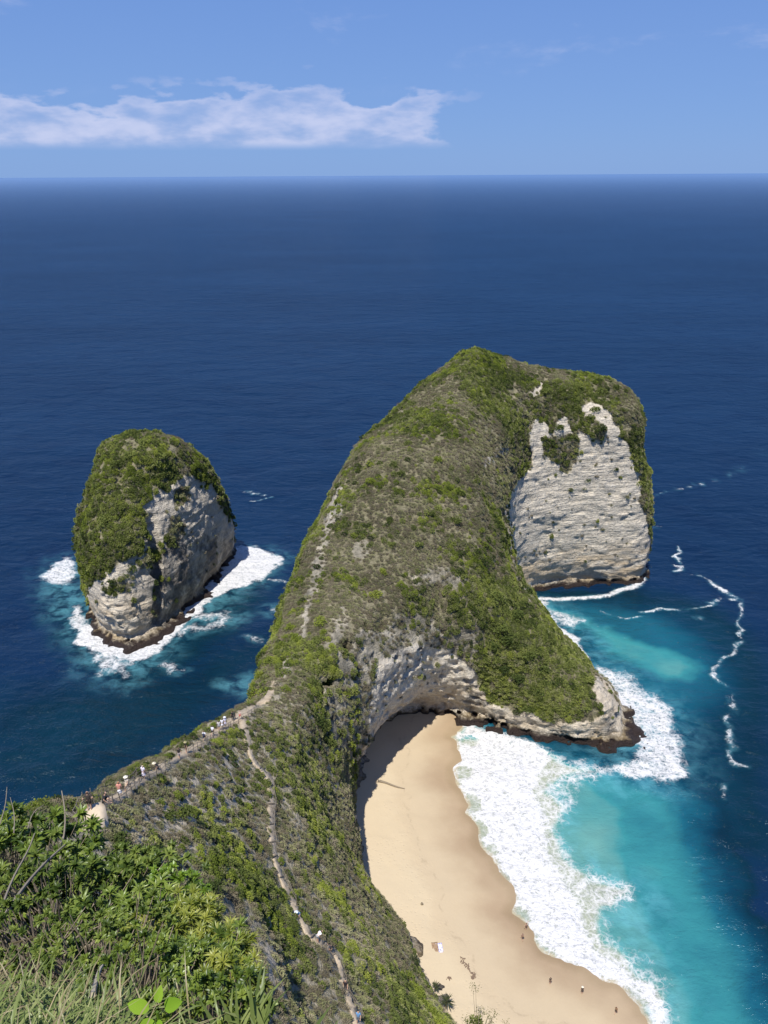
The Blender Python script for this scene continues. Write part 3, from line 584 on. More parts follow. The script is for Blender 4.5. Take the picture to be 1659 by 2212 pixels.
region([(155,1310),(180,1300),(190,1350),(170,1395),(160,1360)], 2.0, 0.7, foam)
for q, wd, va in (([(420,1330),(480,1325),(470,1345),(400,1365)], 5, 0.58), ([(585,1320),(620,1322)], 4, 0.55), ([(500,1480),(540,1475)], 4, 0.5), ([(590,1250),(625,1255)], 2.5, 0.55), ([(520,1060),(570,1072)], 1.4, 0.6), ([(540,1085),(590,1075)], 1.2, 0.55),
    ([(350,1430),(380,1450)], 3, 0.5), ([(520,1375),(560,1390)], 3, 0.45)):
    stroke(q, wd, va, foam)
for arr, src in ((milk, foam),):
    pass
region([(1150,1290),(1230,1320),(1300,1400),(1370,1470),(1470,1520),(1510,1640),(1480,1710),(1300,1710),(1200,1640),(1340,1600),(1250,1420)], 9, 0.6, milk)
region([(60,1240),(160,1190),(240,1330),(330,1370),(500,1180),(615,1190),(600,1250),(480,1300),(500,1340),(400,1380),(330,1440),(290,1480),(180,1480),(150,1380)], 7, 0.55, milk)
region([(1190,1700),(1290,1850),(1400,1890),(1430,1960),(1400,2010),(1440,2120),(1490,2230),(1400,2230),(1150,1800)], 6, 0.5, milk)
milk = np.maximum(milk, 0.8 * foam); stroke([(490,1480),(540,1478)], 7, .5, milk); stroke([(580,1320),(625,1325)], 7, .45, milk); stroke([(400,1345),(500,1335)], 8, .5, milk)
for (u, v, ru, rv) in ((1000,1668,26,20),(1022,1735,20,24),(1040,1788,16,22),(1015,1600,26,14),(1062,1835,14,18),(1090,1900,12,20),(1125,1975,10,16)):
    cx, cy = sea_pt(u, v); kx = abs(sea_pt(u + ru, v)[0] - cx); ky = abs(sea_pt(u, v + rv)[1] - cy)
    e = np.sqrt(((X - cx + n3 * .8) / kx) ** 2 + ((Y - cy + n1 * .8) / ky) ** 2)
    foam = np.where(e < 1, foam * (0.52 + 0.48 * sstep(e, .78, .95)), foam)
foam = foam * (ssd > -4)
A = {}
for k, a in (('foam', foam), ('milk', milk), ('shallow', shal)):
    f = np.zeros(shp, np.float32); f[core] = a; A[k] = f.ravel()
zw = np.zeros(shp, np.float32)
zw[core] = 0.10 * n1 * sstep(ssd, 6, 25) + foam * 0.45 * sstep(ssd, 2, 10) * (0.5 + n3)
m, t, out = material('sea_water')
pos = t.n('ShaderNodeNewGeometry').outputs['Position']
sh = t.attr('shallow').outputs['Fac']; fo = t.attr('foam').outputs['Fac']; mk = t.attr('milk').outputs['Fac']
deepn = t.noise(t.vscale(pos, (0.5, 1.0, 1.0)), 0.006, 5, 0.6)
deep = t.ramp(deepn, [(0.35, (0.0030, 0.0150, 0.043)), (0.65, (0.0050, 0.0215, 0.058))])
col = t.ramp(sh, [(0.0, (0.005, 0.02, 0.07)), (0.14, (0.0025, 0.020, 0.036)), (0.28, (0.003, 0.036, 0.066)), (0.48, (0.009, 0.088, 0.132)), (0.68, (0.034, 0.20, 0.215)), (0.80, (0.13, 0.29, 0.255)), (0.90, (0.36, 0.335, 0.235)), (1.0, (0.44, 0.35, 0.22))])
col = t.mix(t.step(sh, 0.0, 0.12), deep, col)
patch = t.noise(pos, 0.045, 5, 0.6)
col = t.mix(t.math('MULTIPLY', t.step(patch, 0.45, 0.7), 0.45), col, t.mix(1.0, col, (0.45, 0.55, 0.7), 'MULTIPLY'))
mk2 = t.math('MULTIPLY', t.math('MULTIPLY', mk, t.math('SUBTRACT', 1.0, t.step(sh, 0.74, 0.86))), t.step(t.noise(pos, 0.22, 5, 0.6, 0.4), 0.36, 0.66))
col = t.mix(t.math('MULTIPLY', mk2, 0.62), col, (0.16, 0.47, 0.55))
col = t.mix(t.math('MULTIPLY', t.step(fo, 0.55, 1.0), 0.75), col, (0.34, 0.355, 0.32))
# lacy foam: cell walls broken up by noise, filling in where the foam is thick
wv = t.n('ShaderNodeVectorMath', {0: pos, 1: t.n('ShaderNodeVectorMath', {0: t.n('ShaderNodeTexNoise', {'Vector': pos, 'Scale': 0.5, 'Detail': 4.0}).outputs[1], 'Scale': 3.2}, operation='SCALE').outputs[0]}, operation='ADD').outputs[0]
v1 = t.n('ShaderNodeTexVoronoi', {'Vector': wv, 'Scale': 0.55}, feature='DISTANCE_TO_EDGE').outputs[0]
v2 = t.n('ShaderNodeTexVoronoi', {'Vector': wv, 'Scale': 1.45}, feature='DISTANCE_TO_EDGE').outputs[0]
lace = t.math('MAXIMUM', t.math('SUBTRACT', 1.0, t.math('MULTIPLY', v1, 3.4)), t.math('SUBTRACT', 0.86, t.math('MULTIPLY', v2, 3.2)))
brk = t.noise(pos, 0.42, 6, 0.62)
lv = t.math('ADD', t.math('MULTIPLY', lace, 0.46), t.math('MULTIPLY', brk, 0.98))
th = t.math('SUBTRACT', 1.34, t.math('MULTIPLY', fo, 1.04))
fm = t.math('MULTIPLY', t.step(lv, t.math('SUBTRACT', th, 0.24), t.math('ADD', th, 0.40)), t.step(fo, 0.02, 0.2))
# small whitecaps, and glints of broken water painted in as pale flecks
spk = t.math('MULTIPLY', t.step(t.noise(t.vscale(pos, (0.35, 1.0, 1.0)), 0.9, 3, 0.6), 0.775, 0.80), t.step(t.noise(pos, 0.03, 2), 0.45, 0.62))
fm = t.math('MAXIMUM', fm, t.math('MULTIPLY', spk, 0.35))
foamc = t.mix(t.step(t.math('ADD', t.math('MULTIPLY', t.noise(pos, 0.8, 5, 0.65), 0.7), t.math('MULTIPLY', lace, 0.3)), 0.30, 0.62), (0.36, 0.375, 0.38), (0.62, 0.62, 0.62))
col = t.mix(fm, col, foamc)
dist = t.n('ShaderNodeVectorMath', {0: pos, 1: (0, 0, 130)}, operation='DISTANCE').outputs['Value']
s1 = t.noise(t.vscale(pos, (0.55, 1.0, 1.0)), 0.055, 3, 0.6, 0.3); s2 = t.noise(t.vscale(pos, (0.6, 1.0, 1.0)), 0.30, 5, 0.65, 0.3); s3 = t.noise(pos, 1.3, 3, 0.6)
calm = t.math('SUBTRACT', 1.0, t.math('MULTIPLY', t.step(sh, 0.3, 0.8), 0.6))
hgt = t.math('ADD', t.math('MULTIPLY', s1, 3.2), t.math('ADD', t.math('MULTIPLY', s2, 1.15), t.math('MULTIPLY', s3, 0.20)))
hgt = t.math('ADD', t.math('MULTIPLY', hgt, calm), t.math('MULTIPLY', t.math('MULTIPLY', s3, fo), 0.45))
farf = t.step(t.math('LOGARITHM', dist, 10.0), 3.0, 4.3)
bump = t.n('ShaderNodeBump', {'Strength': t.math('SUBTRACT', 1.0, t.math('MULTIPLY', farf, 0.85)), 'Distance': 1.0, 'Height': hgt})
body_ = t.n('ShaderNodeBsdfDiffuse', {'Color': col, 'Normal': bump.outputs[0]})
gl = t.n('ShaderNodeBsdfGlossy', {'Color': (0.72, 0.88, 1.0), 'Roughness': t.math('ADD', 0.14, t.math('MULTIPLY', t.step(dist, 400.0, 4000.0), 0.12)), 'Normal': bump.outputs[0]})
fr = t.n('ShaderNodeFresnel', {'IOR': 1.33, 'Normal': bump.outputs[0]}).outputs[0]
gf = t.math('MULTIPLY', t.math('MINIMUM', t.math('MULTIPLY', fr, t.math('ADD', 0.5, t.math('MULTIPLY', t.step(t.math('LOGARITHM', dist, 10.0), 3.3, 4.7), 0.4))), t.math('ADD', 0.26, t.math('MULTIPLY', t.step(t.math('LOGARITHM', dist, 10.0), 3.3, 4.7), 0.60))), t.math('SUBTRACT', 1.0, fm))  # reflection raised with distance, lightening the far sea in place of haze
t.put(out.inputs[0], t.n('ShaderNodeMixShader', {0: gf, 1: body_.outputs[0], 2: gl.outputs[0]}).outputs[0])
sea = tag(mesh_obj('sea', np.stack([WX, WY, zw], -1).reshape(-1, 3), grid_faces(*shp), m, smooth=True, attrs=A), 'deep blue sea turning turquoise and foaming in the cove', kind='structure')
print('sea', len(wx) * len(wy), round(time.time() - T0, 1))
#STAGE2
# ------------------------------------------------------------------ foliage materials
def leaf_material(name, cols, trans=0.22, gloss=0.0, rnd='tint', kind='INSTANCER'):
    m, t, out = material(name)
    f = t.attr(rnd, kind).outputs['Fac']
    pos = t.n('ShaderNodeNewGeometry').outputs['Position']
    n = t.noise(pos, 2.3, 2, 0.6)
    c = t.ramp(t.math('ADD', t.math('MULTIPLY', f, 0.75), t.math('MULTIPLY', t.math('SUBTRACT', n, 0.5), 0.7)), [(0.12, cols[0]), (0.45, cols[1]), (0.85, cols[2])])
    d = t.n('ShaderNodeBsdfDiffuse', {'Color': c, 'Roughness': 0.5})
    tr = t.n('ShaderNodeBsdfTranslucent', {'Color': t.mix(1.0, c, (1.25, 1.35, 0.55), 'MULTIPLY')})
    sh = t.n('ShaderNodeMixShader', {0: trans, 1: d.outputs[0], 2: tr.outputs[0]})
    if gloss:
        g = t.n('ShaderNodeBsdfGlossy', {'Color': (0.9, 0.95, 0.9), 'Roughness': 0.38})
        sh = t.n('ShaderNodeMixShader', {0: gloss, 1: sh.outputs[0], 2: g.outputs[0]})
    t.put(out.inputs[0], sh.outputs[0]); return m
def plain(name, col, rough=0.85, bump=0.0, scale=8.0, var=0.25):
    m, t, out = material(name)
    pos = t.n('ShaderNodeTexCoord').outputs['Object']
    n = t.noise(pos, scale, 4, 0.6)
    c = t.mix(n, tuple(x * (1 - var) for x in col), tuple(min(1, x * (1 + var)) for x in col))
    b = t.n('ShaderNodeBsdfPrincipled', {'Base Color': c, 'Roughness': rough}); b.inputs['Specular IOR Level'].default_value = 0.25
    if bump: t.put(b.inputs['Normal'], t.n('ShaderNodeBump', {'Strength': bump, 'Distance': 0.02, 'Height': n}).outputs[0])
    t.put(out.inputs[0], b.outputs[0]); return m
M_GREEN = leaf_material('leaf_green', [(0.091, 0.114, 0.036), (0.188, 0.217, 0.063), (0.319, 0.342, 0.103)])
M_OLIVE = leaf_material('leaf_olive', [(0.156, 0.162, 0.084), (0.270, 0.270, 0.138), (0.408, 0.396, 0.216)])
M_DRY = leaf_material('leaf_dry', [(0.171, 0.147, 0.097), (0.289, 0.250, 0.171), (0.425, 0.378, 0.266)], 0.12)
M_LIME = leaf_material('leaf_lime', [(0.126, 0.163, 0.032), (0.242, 0.284, 0.053), (0.357, 0.378, 0.084)], 0.3)
M_DARK = leaf_material('leaf_dark', [(0.042, 0.062, 0.022), (0.096, 0.126, 0.036), (0.180, 0.210, 0.060)])
M_CORE = plain('shade_core', (0.075, 0.066, 0.045))  # dark dome added inside each shrub to block light through the leaves
M_WOOD = plain('weathered_wood', (0.22, 0.18, 0.13), 0.9, 0.6, 12)
M_TWIG = plain('grey_twig', (0.21, 0.18, 0.14), 0.9)

def unit(v): return v / np.maximum(np.linalg.norm(v, axis=-1, keepdims=True), 1e-9)
def quads_leaf(P, D, S, L, W):
    """kite shaped leaves: base P, direction D, side S, length L, width W"""
    L = np.asarray(L)[:, None]; W = np.asarray(W)[:, None]
    V = np.stack([P, P + D * L * .45 - S * W * .5, P + D * L, P + D * L * .45 + S * W * .5], 1)
    n = len(P); F = np.arange(4 * n).reshape(n, 4)
    return V.reshape(-1, 3), F
def shrub_mesh(name, mat, n, size, rng, flat=0.8, lumps=5, up=0.25, core=0.62, spiky=0.0, narrow=0.6):
    d = unit(rng.normal(size=(n, 3))); d[:, 2] = np.abs(d[:, 2]) * 1.1 - 0.12; d = unit(d)
    lc = unit(rng.normal(size=(lumps, 3))); lc[:, 2] = np.abs(lc[:, 2])
    lump = np.max(np.clip((d @ lc.T - 0.55) / 0.45, 0, 1), axis=1)
    r = (0.66 + 0.34 * lump) * rng.uniform(0.72, 1.08, n)
    P = d * r[:, None] * np.array([1, 1, flat]) + np.array([0, 0, 0.12])
    D = unit(d * (0.5 + spiky) + rng.normal(size=(n, 3)) * 0.7 + np.array([0, 0, up])); S = unit(np.cross(D, rng.normal(size=(n, 3))))
    L = size * rng.uniform(0.7, 1.35, n)
    V, F = quads_leaf(P - D * (L * 0.4)[:, None], D, S, L, L * narrow)
    bm = bmesh.new(); bmesh.ops.create_icosphere(bm, subdivisions=1, radius=1)
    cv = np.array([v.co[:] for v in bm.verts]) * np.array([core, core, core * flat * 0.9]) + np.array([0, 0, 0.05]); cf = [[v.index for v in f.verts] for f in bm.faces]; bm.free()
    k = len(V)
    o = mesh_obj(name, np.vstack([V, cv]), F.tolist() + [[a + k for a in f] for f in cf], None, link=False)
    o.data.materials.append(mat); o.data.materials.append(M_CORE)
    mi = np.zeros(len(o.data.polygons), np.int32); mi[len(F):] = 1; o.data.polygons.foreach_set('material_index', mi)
    return o
PROTO = bpy.data.collections.new('shrub_kinds')
prg = np.random.default_rng(5)
KINDS_ = [('a0_green', M_GREEN, 130, .34, .85, .25, 0, .62), ('a1_green', M_GREEN, 130, .30, .75, .2, 0, .55), ('a2_olive', M_OLIVE, 120, .30, .8, .2, 0, .5), ('a3_olive', M_OLIVE, 120, .27, .7, .2, .2, .4),
          ('a4_dry', M_DRY, 130, .30, .62, .3, .3, .30), ('a5_dry', M_DRY, 130, .27, .7, .2, .2, .36), ('a6_lime', M_LIME, 120, .36, .8, .3, 0, .5), ('a7_dark', M_DARK, 140, .34, .95, .2, 0, .6), ('a8_dry', M_OLIVE, 110, .42, .55, .6, .6, .16)]
for nm, mt, n, s, fl, upw, spk_, nar in KINDS_:
    PROTO.objects.link(shrub_mesh(nm, mt, n, s, prg, fl, 5, upw, 0.6, spk_, nar))

def gn_scatter(name, pts, rot, scl, pick, tint_, parent=None):
    me = bpy.data.meshes.new(name); me.vertices.add(len(pts)); me.vertices.foreach_set('co', np.asarray(pts, np.float32).ravel())
    for k, ty, a in (('rot', 'FLOAT_VECTOR', rot), ('scl', 'FLOAT', scl), ('pick', 'INT', pick), ('tint', 'FLOAT', tint_)):
        at = me.attributes.new(k, ty, 'POINT')
        at.data.foreach_set('vector' if ty == 'FLOAT_VECTOR' else 'value', np.asarray(a, np.int32 if ty == 'INT' else np.float32).ravel())
    o = bpy.data.objects.new(name, me); COL.objects.link(o)
    if parent: o.parent = parent
    g = bpy.data.node_groups.new('scatter_' + name, 'GeometryNodeTree')
    g.interface.new_socket('Geometry', in_out='INPUT', socket_type='NodeSocketGeometry'); g.interface.new_socket('Geometry', in_out='OUTPUT', socket_type='NodeSocketGeometry')
    N = g.nodes; gi = N.new('NodeGroupInput'); go = N.new('NodeGroupOutput'); iop = N.new('GeometryNodeInstanceOnPoints'); ci = N.new('GeometryNodeCollectionInfo')
    ci.inputs['Collection'].default_value = PROTO; ci.inputs['Separate Children'].default_value = True; ci.inputs['Reset Children'].default_value = True
    iop.inputs['Pick Instance'].default_value = True
    L = g.links
    L.new(gi.outputs[0], iop.inputs['Points']); L.new(ci.outputs[0], iop.inputs['Instance'])
    for nm, ty, sock in (('rot', 'FLOAT_VECTOR', 'Rotation'), ('scl', 'FLOAT', 'Scale'), ('pick', 'INT', 'Instance Index')):
        na = N.new('GeometryNodeInputNamedAttribute'); na.data_type = ty; na.inputs[0].default_value = nm; L.new(na.outputs[0], iop.inputs[sock])
    L.new(iop.outputs[0], go.inputs[0])
    md = o.modifiers.new('scatter', 'NODES'); md.node_group = g
    return o

# ------------------------------------------------------------------ the two trails, draped over the ridge
RIDGE_PX = [(196,1800),(200,1762),(222,1742),(262,1722),(300,1690),(340,1667),(385,1640),(425,1613),(462,1590),(495,1565),(522,1546),(552,1530),(574,1514),(588,1492),(592,1472)]
TRAIL_PX = [(524,1556),(530,1585),(540,1622),(548,1648),(566,1664),(582,1682),(587,1712),(585,1760),(586,1815),(594,1850),(602,1885),(618,1920),(630,1952),(646,1984),(662,2014),(688,2040),(716,2056),(732,2085),(740,2125),(752,2160),(770,2200),(784,2240)]
RIDGE_S = smooth_poly(RIDGE_PX, False, 2); TRAIL_S = smooth_poly(TRAIL_PX, False, 2)

def scrub_points(P, F, N, bare, dens_fn, rng):
    A = 0.5 * np.linalg.norm(np.cross(P[F[:, 2]] - P[F[:, 0]], P[F[:, 3]] - P[F[:, 1]]), axis=1)
    C = P[F].mean(1); n = N[F].mean(1); b = bare[F].mean(1)
    lam = A * dens_fn(C, n, b)
    cnt = rng.poisson(lam)
    i = np.repeat(np.arange(len(F)), cnt)
    w_ = rng.dirichlet((1, 1, 1, 1), len(i))
    Q = (P[F[i]] * w_[:, :, None]).sum(1)
    return Q, n[i], b[i]
def facing(Q, n): return (n * unit(np.array([0, 0, EYE]) - Q)).sum(1)
def head_density(C, n, b):
    f = facing(C, n); u, v = project(C)
    near = C[:, 1] < 128
    pale = np.zeros(len(C))
    for p in PALE: pale = np.maximum(pale, sstep(-sdf(u, v, p), -25, 30))
    clump = fbm(C[:, 0] / 5, C[:, 1] / 5, C[:, 2] / 5, 301, 3)
    d = np.where(near, 2.2 - 0.8 * pale, 2.5) * np.clip(1 + clump * np.where(near, 0.45, 0.8), 0.2, 2)
    d = d * np.where(b > 0.9, 0.012, np.where(b > 0.5, 0.28, np.where(b > 0.05, 0.9, 1.0)))
    d = np.where(f < -0.05, d * 0.30, d) * (C[:, 2] > 6)
    d = np.where((C[:, 1] < 45) | (u < -250) | (v > 2500), 0.25 * d, d)
    for px, wd in ((RIDGE_S, 0.7), (TRAIL_S, 0.42)):
        dd = seg_dist(u, v, px, False) * np.linalg.norm(C - np.array([0, 0, EYE]), axis=1) / FPX
        d = np.where((dd < wd) & near & (f > -0.2), 0, d)
    d = np.where(near & (np.hypot((u - 198) / 34, (v - 1782) / 36) < 1), 0, d)
    return np.where(n[:, 2] < -0.25, 0, d)
def scatter_attrs(Q, n, rng, stack=False):
    k = len(Q)
    up = unit(n * 0.55 + np.array([0, 0, 0.6]) + rng.normal(size=(k, 3)) * 0.12)
    ex = np.arcsin(np.clip(-up[:, 1], -1, 1)); ey = np.arctan2(up[:, 0], up[:, 2])
    rot = np.stack([ex, ey, np.zeros(k)], 1)
    f = facing(Q, n)
    x, y, z = Q.T
    u, v = project(Q)
    pn = fbm(x / 16, y / 16, z / 16, 401, 3) + rng.normal(size=k) * 0.22
    pv = fbm(x / 6, y / 6, z / 18, 411, 3) + rng.normal(size=k) * 0.16
    r = rng.random(k)
    pick = np.where(r < .25, 4, np.where(r < .48, 5, np.where(r < .78, 3, 8)))
    scl = rng.uniform(0.36, 0.78, k)
    green = pn + pv * 0.8
    if stack: green = green + 0.62 - 0.5 * sstep(u, 250, 420)
    else:
        near = y < 128
        west = sstep(-(x - np.interp(y, [50, 90, 125, 160, 200, 230, 260], [-29, -29, -24, -23, -17, -9, 3])), 0, 3)
        lobe = sstep(-sdf(u, v, C6([(-40,300),(200,250),(330,480),(560,690),(640,900),(600,1080),(300,1020),(60,960),(-60,700)])), -25, 25)
        top = sstep(v * -1, -1000, -800) * (y > 200) * 0.22
        toe = sstep(-sdf(u, v, [(840,2090),(900,2080),(990,2212),(1010,2300),(850,2300)]), -20, 20)
        green = green - 0.07 + 0.9 * west + 0.5 * lobe + top - 0.17 * near + 0.6 * toe
        pick = np.where(near & (r > .5) & (r < .9), np.where(r < .7, 2, 3), pick)
    g = green > 0.16
    q = rng.random(k)
    pick = np.where(g, np.where(q < .40, 0, np.where(q < .72, 1, np.where(q < .86, 2, 7))), pick)
    bright = (pv + rng.normal(size=k) * .15 > 0.30) & g
    pick = np.where(bright & (q < 0.75), 6, pick)
    if not stack: pick = np.where((west > 0.3) & (q < .55), np.where(q < .3, 6, 8), pick)
    scl = np.where(g, rng.uniform(0.45, 1.05, k), scl)
    scl = np.where(f < -0.05, scl * 1.5, scl)
    if stack: scl = scl * 1.25
    else: scl = np.where(near, rng.uniform(0.30, 0.62, k) * np.where(g, 1.2, 1.0), scl)
    tint_ = np.clip(0.5 + 0.55 * fbm(x / 9, y / 9, z / 9, 421, 2) + rng.normal(size=k) * 0.2, 0.02, 1.0)
    return rot, scl, pick, tint_
rs = np.random.default_rng(21)
Q, n, b = scrub_points(headP, headF, headN, headBare, head_density, rs)
o = gn_scatter('scrub', Q, *scatter_attrs(Q, n, rs))
tag(o, 'low mixed green and grey-brown scrub covering the headland slopes', 'scrub', kind='stuff')
print('scrub', len(Q), round(time.time() - T0, 1))
def stack_density(C, n, b):
    f = facing(C, n); clump = fbm(C[:, 0] / 5, C[:, 1] / 5, C[:, 2] / 5, 331, 3)
    d = 1.05 * np.clip(1 + clump * 0.8, 0.2, 2) * np.where(b > 0.9, 0.015, np.where(b > 0.05, 0.7, 1.0))
    return np.where(f < -0.05, d * 0.3, d) * (C[:, 2] > 6) * (n[:, 2] > -0.25)
Q, n, b = scrub_points(stackP, stackF, stackN, stackBare, stack_density, rs)
o = gn_scatter('scrub_cover', Q - np.array([-78, 245, 0]), *scatter_attrs(Q, n, rs, True), parent=stack)
o['kind'] = 'stuff'
print('stack scrub', len(Q), round(time.time() - T0, 1))
#STAGE3
# ------------------------------------------------------------------ trails
m, t, out = material('trodden_earth')
pos = t.n('ShaderNodeNewGeometry').outputs['Position']
n1_, n2_ = t.noise(pos, 0.8, 5, 0.65), t.noise(pos, 5.0, 3, 0.6)
c = t.ramp(t.math('ADD', t.math('MULTIPLY', n1_, 0.7), t.math('MULTIPLY', n2_, 0.3)), [(0.3, (0.27, 0.215, 0.15)), (0.55, (0.45, 0.37, 0.265)), (0.75, (0.57, 0.48, 0.36))])
b = t.n('ShaderNodeBsdfPrincipled', {'Base Color': c, 'Roughness': 0.95, 'Normal': t.n('ShaderNodeBump', {'Strength': 0.7, 'Distance': 0.25, 'Height': t.math('ADD', n1_, t.math('MULTIPLY', n2_, 0.4))}).outputs[0]})
b.inputs['Specular IOR Level'].default_value = 0.15
t.put(out.inputs[0], b.outputs[0]); M_EARTH = m
def drape(px, half, lift=0.16):
    """centre line and both edges of a trail laid on the ground"""
    px = np.array(px); Ls, Cs, Rs, Ns = [], [], [], []
    for i, (u, v) in enumerate(px):
        h0, n0, d0 = hit(u, v)
        if h0 is None: continue
        a = px[max(i - 1, 0)]; b_ = px[min(i + 1, len(px) - 1)]
        tx, ty = b_[0] - a[0], b_[1] - a[1]; L = math.hypot(tx, ty); nx, ny = -ty / L, tx / L
        hw = half[i] if hasattr(half, '__len__') else half
        k = hw * FPX / d0
        e = []
        for s in (-1, 1):
            h1, n1, d1 = hit(u + s * nx * k, v + s * ny * k)
            if h1 is None or (h1 - h0).length > hw * 3: h1 = h0 + (_r * (s * nx) + Vector((0, ny * s * -1, 0))) * hw
            e.append(h1 + Vector((0, 0, lift)))
        if Cs and (h0 - Cs[-1]).length > 9: continue
        Ls.append(e[0]); Rs.append(e[1]); Cs.append(h0 + Vector((0, 0, lift))); Ns.append(n0)
    def sm(A):
        A = np.array(A)
        for _ in range(2): A[1:-1] = (A[:-2] + 2 * A[1:-1] + A[2:]) / 4
        return A
    return sm(Ls), sm(Cs), sm(Rs)
def trail(name, px, half, label):
    px = smooth_poly(px, False, 3)
    if hasattr(half, '__len__'): half = np.interp(np.linspace(0, 1, len(px)), np.linspace(0, 1, len(half)), half)
    L, C, R = drape(px, half)
    rg = np.random.default_rng(len(px))
    n = len(L); J = lambda s: rg.normal(size=(n, 3)) * s
    L = L + J(.07); R = R + J(.07); dn = np.array([0, 0, 0.55])
    V = np.vstack([L - dn, L, C + J(.03), R, R - dn]); F = []
    for i in range(n - 1):
        for k in range(4): F.append((k * n + i, (k + 1) * n + i, (k + 1) * n + i + 1, k * n + i + 1))
    o = mesh_obj(name, V, F, M_EARTH, smooth=True); tag(o, label, kind='structure')
    return o, L, C, R
ridge, rL, rC, rR = trail('ridge_path', RIDGE_PX, [1.0, 1.2, 0.6, 0.5, 0.4, 0.4, 0.4, 0.5, 0.55, 0.65, 0.75, 0.75, 0.7, 0.5, 0.4], 'pale earth path along the crest of the ridge')
slope_trail, tL, tC, tR = trail('slope_path', TRAIL_PX, [0.6, .62, .55, .35, .25, .5, .6, .6, .5, .35, .3, .3, .45, .25, .35, .5, .3, .3, .3, .4, .55, .55], 'steep earth trail cutting down the scrub slope')
def tube(pts, rads, sides=6, cap=True):
    pts = [Vector(p) for p in pts]; V, F = [], []
    for i, p in enumerate(pts):
        d = (pts[min(i + 1, len(pts) - 1)] - pts[max(i - 1, 0)]).normalized()
        a = d.orthogonal().normalized(); b_ = d.cross(a)
        for k in range(sides):
            an = 2 * math.pi * k / sides; V.append(p + (a * math.cos(an) + b_ * math.sin(an)) * rads[i])
    for i in range(len(pts) - 1):
        for k in range(sides): F.append((i * sides + k, i * sides + (k + 1) % sides, (i + 1) * sides + (k + 1) % sides, (i + 1) * sides + k))
    if cap: F.append(tuple(range(sides))[::-1]); F.append(tuple((len(pts) - 1) * sides + k for k in range(sides)))
    return V, F
class Parts:
    def __init__(s): s.V, s.F = [], []
    def add(s, vf):
        k = len(s.V); s.V += [Vector(v) for v in vf[0]]; s.F += [tuple(a + k for a in f) for f in vf[1]]; return s
    def build(s, name, mat, parent=None, smooth=False, origin=(0, 0, 0)):
        og = Vector(origin); return mesh_obj(name, [v - og for v in s.V], s.F, mat, parent, smooth)
pc, pn_, pd_ = hit(198, 1778)
V, F = [], []
prg2 = random.Random(3)
for ring, (zz_, k_) in enumerate(((-1.4, 1.12), (0.0, 1.0), (0.06, 0.55))):
    for q in range(14):
        a_ = q / 14 * 6.283; r_ = (1 + prg2.uniform(-.14, .14)) * k_
        x_, y_ = math.cos(a_) * 0.88 * r_, math.sin(a_) * 1.35 * r_
        V.append(pc + Vector((x_ + .12 * y_, y_, y_ * .30 + zz_ + .25)))
for ring in range(2):
    for q in range(14): F.append((ring * 14 + q, ring * 14 + (q + 1) % 14, (ring + 1) * 14 + (q + 1) % 14, (ring + 1) * 14 + q))
F.append(tuple(range(28, 42)))
M_PALE = plain('pale_packed_earth', (.52, .43, .32), .95, .6, 3, .2)
tag(mesh_obj('viewing_platform', V, F, M_PALE, smooth=True), 'cream coloured bare earth platform at the near end of the ridge path', kind='structure')
# logs set across the trails as steps
rg = random.Random(4)
def steps(parent, L, R, every, lo, hi):
    acc = 0
    for i in range(lo, min(hi, len(L) - 1)):
        acc += float(np.linalg.norm(L[i] - L[i - 1])) if i else 0
        if acc > every:
            acc = rg.uniform(-3.5, .3)
            a, b_ = Vector(L[i]), Vector(R[i]); 
            Parts().add(tube([a + Vector((0, 0, .06)), (a + b_) / 2 + Vector((0, 0, .1)), b_ + Vector((0, 0, .06))], [.07, .08, .06])).build('step_log', M_WOOD, parent)
steps(slope_trail, tL, tR, 2.5, 4, 160)

# fences of thin poles
def fence(name, label, edge, out_side, lo, hi, spacing=1.5, h=1.05, rails=(0.5, 0.98), group=None):
    base = Vector(edge[lo]); root = empty(name, base); tag(root, label, 'fence', group)
    P, acc = [Vector(edge[lo])], 0
    for i in range(lo + 1, min(hi, len(edge))):
        acc += float(np.linalg.norm(edge[i] - edge[i - 1]))
        if acc >= spacing: P.append(Vector(edge[i])); acc = 0
    tops = []
    for p in P:
        hh = h * rg.uniform(.88, 1.2); lean = Vector((rg.uniform(-.1, .1), rg.uniform(-.1, .1), 0))
        Parts().add(tube([p - Vector((0, 0, .3)), p + lean * .5 + Vector((0, 0, hh * .5)), p + lean + Vector((0, 0, hh))], [.045, .04, .035], 5)).build('post', M_TWIG, root, origin=base)
        tops.append((p, lean))
    for f in rails:
        for (p, a), (q, b_) in zip(tops[:-1], tops[1:]):
            s = p + a * f + Vector((0, 0, h * f + rg.uniform(-.05, .05))); e = q + b_ * f + Vector((0, 0, h * f + rg.uniform(-.05, .05)))
            d = (e - s) * .06
            Parts().add(tube([s - d, (s + e) / 2 - Vector((0, 0, .03)), e + d], [.028, .03, .026], 4)).build('rail', M_TWIG, root, origin=base)
    return root
nr, nt = len(rL), len(tL)
def frac(n, a): return int(n * a)
